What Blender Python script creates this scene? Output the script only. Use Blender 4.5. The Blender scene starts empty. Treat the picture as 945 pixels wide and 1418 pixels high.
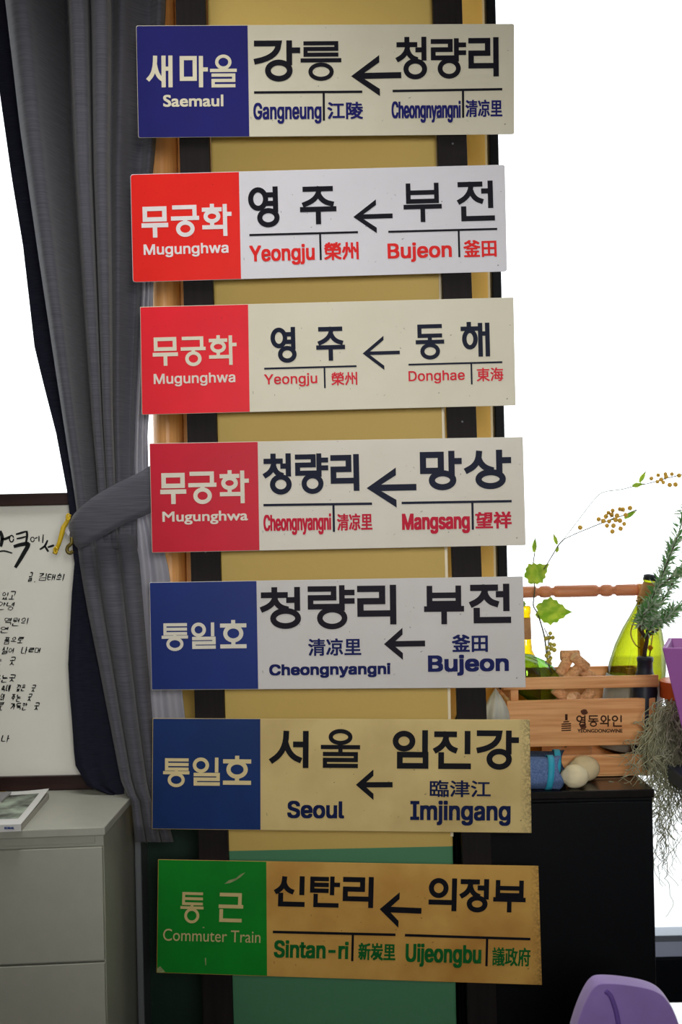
import bpy, bmesh, math, random
from mathutils import Vector, Matrix
SC = bpy.context.scene
COL = SC.collection
random.seed(7)
# ------------------------------------------------------------------ camera, world, light, exposure
F = 50.0 / 36.0 * 1418.0
ROLL = math.radians(1.2)
CAM_Z = 1.4
cam = bpy.data.cameras.new('camera'); cam.lens = 50; cam.sensor_width = 36; cam.sensor_fit = 'AUTO'
cam.dof.use_dof = True; cam.dof.focus_distance = 2.8; cam.dof.aperture_fstop = 5.0
cam_o = bpy.data.objects.new('camera', cam); COL.objects.link(cam_o)
cam_o.matrix_world = Matrix.Translation((0, 0, CAM_Z)) @ Matrix.Rotation(math.pi/2, 4, 'X') @ Matrix.Rotation(-ROLL, 4, 'Z')
SC.camera = cam_o
W = bpy.data.worlds.new('world'); SC.world = W; W.use_nodes = True
W.node_tree.nodes['Background'].inputs[0].default_value = (0.93, 0.97, 1.0, 1)
W.node_tree.nodes['Background'].inputs[1].default_value = 2.6
SC.view_settings.view_transform = 'Standard'; SC.view_settings.look = 'None'
SC.view_settings.exposure = 0.0; SC.view_settings.gamma = 1.0; SC.view_settings.use_curve_mapping = False

def lamp(name, kind, loc, target, energy, color, **kw):
    l = bpy.data.lights.new(name, kind); l.energy = energy; l.color = color
    for k, v in kw.items(): setattr(l, k, v)
    o = bpy.data.objects.new(name, l); COL.objects.link(o); o.location = loc
    o.rotation_euler = (Vector(target) - Vector(loc)).to_track_quat('-Z', 'Y').to_euler()
    return o
lamp('added_front_spot', 'SPOT', (0.35, -1.0, 1.75), (0.24, 2.8, 1.50), 252, (1.0, 0.975, 0.925),
     spot_size=math.radians(47), spot_blend=1.0, shadow_soft_size=0.4)  # added spot, standing in for window light from behind the camera

lamp('added_overhead_fill', 'AREA', (-0.35, 2.2, 2.9), (-0.35, 2.25, 0), 7, (1.0, 0.97, 0.92), shape='SQUARE', size=0.6, spread=math.radians(110))  # added overhead fill to brighten the white cabinet top, no real fixture

# ------------------------------------------------------------------ pixel helpers (photograph frame 945 x 1418)
def ray(u, v):
    x = (u - 472.5) / F; y = -(v - 709.0) / F
    c, s = math.cos(ROLL), math.sin(ROLL)
    return (x*c + y*s, 1.0, -x*s + y*c)
def P(u, v, Y):
    d = ray(u, v); return Vector((d[0]*Y, Y, CAM_Z + d[2]*Y))
def PZ(u, v, z):
    d = ray(u, v); t = (z - CAM_Z) / d[2]; return Vector((d[0]*t, t, z))
def px(n, Y): return n * Y / F
def lin(c): return tuple((x/255/12.92 if x/255 <= .04045 else ((x/255 + .055)/1.055)**2.4) for x in c)

# ------------------------------------------------------------------ materials
def mat(name, rgb, rough=.6, spec=.4, metal=0, vary=0, scale=(8, 8, 8), rgb2=None, bump=0, detail=4, sheen=0):
    m = bpy.data.materials.new(name); m.use_nodes = True
    nt = m.node_tree; b = nt.nodes['Principled BSDF']; L = nt.links
    c = lin(rgb) + (1,)
    b.inputs['Base Color'].default_value = c; b.inputs['Roughness'].default_value = rough
    b.inputs['Specular IOR Level'].default_value = spec; b.inputs['Metallic'].default_value = metal
    if sheen: b.inputs['Sheen Weight'].default_value = sheen
    if vary or rgb2 or bump:
        tc = nt.nodes.new('ShaderNodeTexCoord'); mp = nt.nodes.new('ShaderNodeMapping'); mp.inputs['Scale'].default_value = scale
        n = nt.nodes.new('ShaderNodeTexNoise'); n.inputs['Scale'].default_value = 1; n.inputs['Detail'].default_value = detail
        L.new(tc.outputs['Object'], mp.inputs[0]); L.new(mp.outputs[0], n.inputs['Vector'])
        c2 = lin(rgb2) if rgb2 else tuple(x*(1-vary) for x in c[:3])
        r = nt.nodes.new('ShaderNodeValToRGB'); r.color_ramp.elements[0].position = .36; r.color_ramp.elements[1].position = .64
        r.color_ramp.elements[0].color = tuple(c2) + (1,); r.color_ramp.elements[1].color = c
        L.new(n.outputs['Fac'], r.inputs[0]); L.new(r.outputs[0], b.inputs['Base Color'])
        if bump:
            bp = nt.nodes.new('ShaderNodeBump'); bp.inputs['Strength'].default_value = bump; bp.inputs['Distance'].default_value = .004
            L.new(n.outputs['Fac'], bp.inputs['Height']); L.new(bp.outputs[0], b.inputs['Normal'])
    return m
def sign_mat(name, rgb, stain, amount=.25, wear=None):
    """painted board: base colour with soft stains, small specks and, optionally, dark grubby right edge"""
    m = bpy.data.materials.new(name); m.use_nodes = True
    nt = m.node_tree; b = nt.nodes['Principled BSDF']; L = nt.links
    b.inputs['Roughness'].default_value = .42; b.inputs['Specular IOR Level'].default_value = .2
    tc = nt.nodes.new('ShaderNodeTexCoord')
    def noise(sc, det, lo, hi):
        n = nt.nodes.new('ShaderNodeTexNoise'); n.inputs['Scale'].default_value = sc; n.inputs['Detail'].default_value = det
        L.new(tc.outputs['Object'], n.inputs['Vector'])
        mr = nt.nodes.new('ShaderNodeMapRange'); mr.inputs[1].default_value = lo; mr.inputs[2].default_value = hi
        L.new(n.outputs['Fac'], mr.inputs[0]); return mr.outputs[0]
    def mix(fac, a, c2):
        x = nt.nodes.new('ShaderNodeMix'); x.data_type = 'RGBA'
        if isinstance(fac, float): x.inputs[0].default_value = fac
        else: L.new(fac, x.inputs[0])
        if isinstance(a, tuple): x.inputs[6].default_value = a + (1,)
        else: L.new(a, x.inputs[6])
        x.inputs[7].default_value = c2 + (1,); return x.outputs[2]
    def mul(a, k):
        x = nt.nodes.new('ShaderNodeMath'); x.operation = 'MULTIPLY'; L.new(a, x.inputs[0])
        if isinstance(k, float): x.inputs[1].default_value = k
        else: L.new(k, x.inputs[1])
        return x.outputs[0]
    c = mix(mul(noise(7, 6, .40, .68), amount), lin(rgb), lin(stain))
    c = mix(mul(noise(120, 2, .74, .78), .6), c, lin(tuple(int(x*.45) for x in stain)))
    if wear:
        sx = nt.nodes.new('ShaderNodeSeparateXYZ'); L.new(tc.outputs['Object'], sx.inputs[0])
        mr = nt.nodes.new('ShaderNodeMapRange'); mr.inputs[1].default_value = wear[0]; mr.inputs[2].default_value = wear[1]
        L.new(sx.outputs[0], mr.inputs[0])
        c = mix(mul(mul(mr.outputs[0], noise(260, 8, .40, .60)), .65), c, lin((70, 62, 48)))
    L.new(c, b.inputs['Base Color']); return m
def wood(name, a, b_, scale=(3, 60, 60), rough=.5):
    return mat(name, a, rough, .35, rgb2=b_, scale=scale, detail=5)
def clear_glass(name, rgb, rim, gloss=.08):
    """coloured glass: tinted see-through wall, deeper colour at the rim, glossy skin"""
    m = bpy.data.materials.new(name); m.use_nodes = True; nt = m.node_tree; L = nt.links
    nt.nodes.remove(nt.nodes['Principled BSDF']); out = nt.nodes['Material Output']
    lw = nt.nodes.new('ShaderNodeLayerWeight'); lw.inputs[0].default_value = .35
    mx = nt.nodes.new('ShaderNodeMix'); mx.data_type = 'RGBA'; L.new(lw.outputs['Facing'], mx.inputs[0])
    mx.inputs[6].default_value = rgb + (1,); mx.inputs[7].default_value = rim + (1,)
    t = nt.nodes.new('ShaderNodeBsdfTransparent'); L.new(mx.outputs[2], t.inputs[0])
    g = nt.nodes.new('ShaderNodeBsdfGlossy'); g.inputs['Roughness'].default_value = .05
    ms = nt.nodes.new('ShaderNodeMixShader'); ms.inputs[0].default_value = gloss
    L.new(t.outputs[0], ms.inputs[1]); L.new(g.outputs[0], ms.inputs[2]); L.new(ms.outputs[0], out.inputs[0])
    return m
def leafy(name, rgb, trans, k=.6, vary=None):
    m = bpy.data.materials.new(name); m.use_nodes = True; nt = m.node_tree; L = nt.links
    b = nt.nodes['Principled BSDF']; out = nt.nodes['Material Output']
    b.inputs['Base Color'].default_value = lin(rgb) + (1,); b.inputs['Roughness'].default_value = .55
    t = nt.nodes.new('ShaderNodeBsdfTranslucent'); t.inputs[0].default_value = lin(trans) + (1,)
    ms = nt.nodes.new('ShaderNodeMixShader'); ms.inputs[0].default_value = k
    L.new(b.outputs[0], ms.inputs[1]); L.new(t.outputs[0], ms.inputs[2]); L.new(ms.outputs[0], out.inputs[0])
    if vary:
        n = nt.nodes.new('ShaderNodeTexNoise'); n.inputs['Scale'].default_value = 60
        tc = nt.nodes.new('ShaderNodeTexCoord'); L.new(tc.outputs['Object'], n.inputs['Vector'])
        r = nt.nodes.new('ShaderNodeValToRGB'); r.color_ramp.elements[0].position = .4; r.color_ramp.elements[1].position = .6
        r.color_ramp.elements[0].color = lin(vary) + (1,); r.color_ramp.elements[1].color = lin(trans) + (1,)
        L.new(n.outputs['Fac'], r.inputs[0]); L.new(r.outputs[0], t.inputs[0])
    return m
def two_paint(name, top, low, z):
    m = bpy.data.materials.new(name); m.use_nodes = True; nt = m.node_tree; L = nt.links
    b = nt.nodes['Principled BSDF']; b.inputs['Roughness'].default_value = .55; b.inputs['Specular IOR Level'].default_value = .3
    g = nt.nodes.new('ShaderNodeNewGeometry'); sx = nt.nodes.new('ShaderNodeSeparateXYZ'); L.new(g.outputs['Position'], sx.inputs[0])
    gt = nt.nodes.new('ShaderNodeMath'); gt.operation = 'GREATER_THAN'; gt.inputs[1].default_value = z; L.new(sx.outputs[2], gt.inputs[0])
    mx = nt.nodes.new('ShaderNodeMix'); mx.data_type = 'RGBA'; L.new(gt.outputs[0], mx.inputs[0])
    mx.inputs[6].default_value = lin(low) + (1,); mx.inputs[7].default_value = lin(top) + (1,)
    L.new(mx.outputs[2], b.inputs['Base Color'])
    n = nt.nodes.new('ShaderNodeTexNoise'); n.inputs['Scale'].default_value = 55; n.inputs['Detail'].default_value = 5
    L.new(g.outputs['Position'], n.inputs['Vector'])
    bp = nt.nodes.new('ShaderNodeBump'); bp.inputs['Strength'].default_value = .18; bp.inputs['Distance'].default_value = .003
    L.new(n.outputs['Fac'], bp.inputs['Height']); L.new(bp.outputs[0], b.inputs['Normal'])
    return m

Z_PAINT = P(480, 1175, 2.86).z
M = {}
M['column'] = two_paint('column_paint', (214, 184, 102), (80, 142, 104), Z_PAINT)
M['wall_painted_shade'] = two_paint('painted_shade_wall', (204, 172, 92), (16, 46, 35), Z_PAINT)  # lower green darkened to stand for shade on the recessed left wall
M['wall_painted_light'] = two_paint('painted_light_wall', (246, 206, 112), (16, 46, 35), Z_PAINT)  # yellow brightened to stand for window light on this strip
M['pale_edge'] = mat('pale_edge_strip', (250, 236, 200), .4, .5, vary=.04)  # thin pale strips at the column corner and window frame edge
M['white_wall'] = mat('plain_wall_paint', (205, 200, 188), .8, .2, vary=.05)
M['floor'] = wood('floor_boards', (84, 68, 56), (62, 50, 42), (2, 30, 2), .4)
M['strap'] = mat('dark_stained_wood', (28, 22, 24), .6, .15, vary=.35, scale=(120, 60, 5))
M['casing'] = wood('orange_wood', (250, 190, 124), (232, 164, 98), (90, 90, 2), .4)
M['black_frame'] = mat('black_window_frame', (8, 12, 20), .5, .12, vary=.1)
M['alu'] = mat('grey_window_rail', (120, 130, 145), .4, .4, vary=.1)
M['curtain'] = mat('curtain_weave', (97, 97, 107), .9, .1, rgb2=(76, 77, 87), scale=(18, 18, 1300), detail=4, bump=.06, sheen=.15)
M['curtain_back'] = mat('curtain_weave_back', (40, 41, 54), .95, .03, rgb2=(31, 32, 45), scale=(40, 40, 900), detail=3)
M['lining'] = leafy('curtain_lining', (186, 186, 198), (170, 170, 190), .25)
M['white_lam'] = mat('white_laminate', (178, 180, 170), .45, .4, vary=.04, scale=(30, 30, 30))
M['paper'] = mat('poem_paper', (242, 242, 234), .3, .4, vary=.03)
M['ink'] = mat('brush_ink', (22, 26, 28), .6, .2, vary=.2)
M['dark_frame'] = wood('dark_brown_frame', (52, 30, 26), (34, 20, 18), (4, 60, 60), .35)
M['black_cab'] = mat('black_cabinet_paint', (9, 12, 17), .5, .12, vary=.1)
M['black_top'] = mat('black_cabinet_top', (24, 20, 20), .22, .45, vary=.2)
M['pine'] = wood('pine_wood', (244, 184, 124), (220, 152, 92), (5, 40, 110), .5)
M['pine_turned'] = wood('turned_pine', (222, 148, 108), (196, 122, 84), (8, 90, 90), .45)
M['burn'] = mat('burnt_print', (70, 42, 28), .7, .1, vary=.2)
M['knot'] = mat('wood_knot', (110, 62, 40), .6, .2, vary=.4, scale=(60, 60, 60))
M['green_glass'] = clear_glass('olive_green_glass', (.62, .66, .10), (.05, .07, .02))
M['green_glass2'] = clear_glass('leaf_green_glass', (.60, .88, .26), (.10, .30, .06))
M['yellow_glass'] = clear_glass('yellow_glass', (.80, .66, .06), (.25, .17, .01))
M['navy_bottle'] = mat('dark_navy_bottle', (38, 46, 60), .45, .4, vary=.15)
M['grey_label'] = mat('grey_bottle_base', (150, 150, 140), .6, .3, vary=.15)
M['cork'] = mat('cork', (236, 188, 142), .85, .1, rgb2=(204, 150, 106), scale=(180, 180, 180))
M['cork_end'] = mat('cork_end', (244, 208, 168), .85, .1, rgb2=(220, 176, 134), scale=(150, 150, 150))
M['twine'] = mat('straw_twine', (190, 160, 92), .85, .1, vary=.3, scale=(200, 200, 200))
M['band'] = mat('beige_neck_band', (196, 150, 104), .7, .2, vary=.12, scale=(80, 80, 80))
M['gold'] = mat('gold_charm', (200, 150, 40), .35, .5, .7)
M['leaf'] = leafy('vine_leaf', (170, 190, 90), (226, 240, 130), .62, (176, 214, 84))
M['grape'] = mat('ochre_grape', (238, 196, 84), .4, .4, rgb2=(220, 172, 60), scale=(90, 90, 90))
M['grape_green'] = mat('olive_grape', (208, 200, 84), .4, .4, rgb2=(184, 172, 66), scale=(90, 90, 90))
M['stem'] = mat('vine_stem', (92, 96, 78), .7, .2, vary=.3, scale=(100, 100, 100))
M['bark'] = mat('brown_twig', (74, 56, 46), .8, .2, vary=.4, scale=(200, 200, 200))
M['rosemary'] = leafy('rosemary_green', (108, 160, 98), (130, 196, 96), .3)
M['rosemary2'] = leafy('rosemary_grey', (196, 212, 190), (180, 210, 170), .3)
M['moss'] = mat('grey_green_moss', (196, 198, 168), .9, .1, rgb2=(156, 158, 128), scale=(60, 60, 60))
M['denim'] = mat('blue_denim', (116, 142, 192), .9, .1, rgb2=(90, 116, 168), scale=(300, 300, 300), bump=.2)
M['denim_dark'] = mat('dark_denim', (62, 78, 104), .9, .1, rgb2=(44, 58, 82), scale=(300, 300, 300), bump=.2)
M['ribbon'] = mat('turquoise_ribbon', (60, 186, 222), .5, .3, vary=.08)
M['cream_cloth'] = mat('cream_cloth', (252, 240, 202), .9, .1, vary=.12, scale=(25, 25, 25), bump=.1)
M['linen_cloth'] = mat('beige_cloth', (238, 220, 176), .9, .1, vary=.12, scale=(25, 25, 25), bump=.1)
M['pale_cloth'] = mat('pale_grey_cloth', (206, 206, 196), .9, .1, vary=.2, scale=(20, 20, 20), bump=.2)
M['dark_cloth'] = mat('charcoal_cloth', (58, 56, 60), .9, .1, vary=.3, scale=(40, 40, 40))
M['purple_pot'] = mat('purple_glaze', (168, 100, 178), .45, .4, vary=.06)
M['orange_pot'] = mat('orange_plastic', (214, 92, 44), .45, .4, vary=.06)
M['soil'] = mat('dark_soil', (60, 46, 38), .9, .1, vary=.4, scale=(80, 80, 80))
M['navy_table'] = mat('navy_table', (40, 46, 66), .4, .4, vary=.1)
M['purple_velvet'] = mat('purple_velvet', (156, 130, 200), .85, .2, vary=.12, scale=(14, 14, 14), sheen=.4)
M['piping'] = mat('purple_piping', (112, 86, 164), .8, .2, vary=.1)
M['yellow_plastic'] = mat('yellow_plastic', (218, 184, 30), .3, .5, vary=.05)
M['white_plastic'] = mat('white_plastic', (216, 216, 222), .4, .4, vary=.03)
M['olive_metal'] = mat('olive_brass', (112, 98, 40), .4, .5, .4)
M['steel'] = mat('grey_metal', (120, 124, 130), .4, .5, .3)
M['print_blue'] = mat('blue_print', (40, 70, 140), .5, .3, vary=.05)
M['mag_white'] = mat('magazine_white', (226, 228, 228), .35, .4, vary=.03)
M['mag_grey'] = mat('magazine_grey', (128, 128, 136), .35, .4, vary=.06)
M['mag_photo'] = mat('landscape_print', (170, 186, 170), .4, .25, rgb2=(14, 20, 8), scale=(24, 24, 24), detail=12)
M['page'] = mat('page_edges', (198, 196, 188), .8, .1, vary=.12, scale=(5, 5, 900))
M['pane'] = clear_glass('window_glass', (.985, .99, .99), (.9, .93, .93), .03)
M['scuff'] = mat('pale_scuff', (150, 160, 112), .7, .2, vary=.3, scale=(90, 90, 90))
M['ground'] = mat('outdoor_paving', (214, 214, 214), .9, .1, vary=.08)
M['blue_wall'] = mat('outdoor_blue_ledge', (196, 206, 236), .8, .1, vary=.05)

# ------------------------------------------------------------------ mesh builder
class MB:
    def __init__(s): s.v = []; s.f = []
    def add(s, vs, fs):
        b = len(s.v); s.v += [Vector(p) for p in vs]; s.f += [tuple(i + b for i in f) for f in fs]; return s
    def box(s, a, b):
        (x0, y0, z0), (x1, y1, z1) = a, b
        return s.add([(x0,y0,z0),(x1,y0,z0),(x1,y1,z0),(x0,y1,z0),(x0,y0,z1),(x1,y0,z1),(x1,y1,z1),(x0,y1,z1)],
                     [(0,3,2,1),(4,5,6,7),(0,1,5,4),(1,2,6,5),(2,3,7,6),(3,0,4,7)])
    def prism(s, front, back):
        n = len(front)
        return s.add(list(front) + list(back), [tuple(range(n)), tuple(range(2*n-1, n-1, -1))] +
                     [(i, i+n, (i+1) % n + n, (i+1) % n) for i in range(n)])
    def tube(s, path, r, n=8, cap=True):
        path = [Vector(p) for p in path]; m = len(path)
        rs = r if isinstance(r, (list, tuple)) else [r]*m
        t0 = (path[1]-path[0]).normalized()
        up = Vector((0, 0, 1)) if abs(t0.z) < .9 else Vector((1, 0, 0))
        nx = t0.cross(up).normalized(); vs = []; fs = []
        for i in range(m):
            t = (path[min(i+1, m-1)] - path[max(i-1, 0)]).normalized()
            nx = (nx - t*nx.dot(t)).normalized(); ny = t.cross(nx)
            for k in range(n):
                a = 2*math.pi*k/n; vs.append(path[i] + (nx*math.cos(a) + ny*math.sin(a))*rs[i])
        for i in range(m-1):
            for k in range(n):
                fs.append((i*n+k, i*n+(k+1) % n, (i+1)*n+(k+1) % n, (i+1)*n+k))
        if cap: fs += [tuple(range(n-1, -1, -1)), tuple(range((m-1)*n, m*n))]
        return s.add(vs, fs)
    def lathe(s, base, axis, prof, n=28):
        """prof: (distance along axis, radius)"""
        axis = Vector(axis).normalized(); base = Vector(base)
        return s.tube([base + axis*(d + i*1e-6) for i, (d, r) in enumerate(prof)], [max(r, 1e-5) for d, r in prof], n)
    def ball(s, c, r, n=12, m=8, sq=(1, 1, 1)):
        c = Vector(c); vs = []; fs = []
        for i in range(m+1):
            th = math.pi*i/m
            for k in range(n):
                a = 2*math.pi*k/n
                vs.append(c + Vector((r*sq[0]*math.sin(th)*math.cos(a), r*sq[1]*math.sin(th)*math.sin(a), r*sq[2]*math.cos(th))))
        for i in range(m):
            for k in range(n): fs.append((i*n+k, i*n+(k+1) % n, (i+1)*n+(k+1) % n, (i+1)*n+k))
        return s.add(vs, fs)
    def grid(s, rows):
        n = len(rows[0]); vs = [p for r in rows for p in r]
        return s.add(vs, [(i*n+k, i*n+k+1, (i+1)*n+k+1, (i+1)*n+k) for i in range(len(rows)-1) for k in range(n-1)])
    def build(s, name, m, parent=None, smooth=False, origin=None, bevel=0, solid=0, seg=2):
        me = bpy.data.meshes.new(name)
        o = bpy.data.objects.new(name, me)
        org = Vector((0, 0, 0))
        if parent is not None:
            root = parent
            while root.parent: root = root.parent
            org = Vector(root.location); o.parent = parent
        elif origin is not None: org = Vector(origin); o.location = org
        elif s.v:
            xs = [p.x for p in s.v]; ys = [p.y for p in s.v]; zs = [p.z for p in s.v]
            org = Vector(((min(xs)+max(xs))/2, (min(ys)+max(ys))/2, min(zs))); o.location = org
        if parent is not None and parent.parent is None and parent.type == 'MESH': org = Vector(parent.location)
        me.from_pydata([p - org for p in s.v], [], s.f); me.materials.append(m)
        bm = bmesh.new(); bm.from_mesh(me); bmesh.ops.recalc_face_normals(bm, faces=bm.faces)
        bm.to_mesh(me); bm.free()
        if smooth: me.polygons.foreach_set('use_smooth', [True]*len(me.polygons))
        COL.objects.link(o)
        if solid:
            q = o.modifiers.new('solid', 'SOLIDIFY'); q.thickness = solid; q.offset = 0
        if bevel:
            q = o.modifiers.new('bevel', 'BEVEL'); q.width = bevel; q.segments = seg; q.limit_method = 'ANGLE'
        return o
def tag(o, label, cat, group=None):
    o['label'] = label; o['category'] = cat
    if group: o['group'] = group
    return o
def thing(name, loc, label, cat, group=None):
    o = bpy.data.objects.new(name, None); COL.objects.link(o); o.location = loc; o.empty_display_size = .05
    return tag(o, label, cat, group)
def struct(o):
    o['kind'] = 'structure'; return o
def smoothpath(pts, k=6):
    """Catmull-Rom through points (any dimension)"""
    pts = [Vector(p) for p in pts]; out = []
    for i in range(len(pts)-1):
        p0 = pts[max(i-1, 0)]; p1 = pts[i]; p2 = pts[i+1]; p3 = pts[min(i+2, len(pts)-1)]
        for j in range(k):
            t = j/k
            out.append(.5*((2*p1) + (p2-p0)*t + (2*p0-5*p1+4*p2-p3)*t*t + (3*p1-p0-3*p2+p3)*t**3))
    out.append(pts[-1]); return out
def interp(tab, x):
    if x <= tab[0][0]: return tab[0][1]
    for (a, va), (b, vb) in zip(tab, tab[1:]):
        if x <= b: return va + (vb-va)*(x-a)/(b-a)
    return tab[-1][1]

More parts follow.
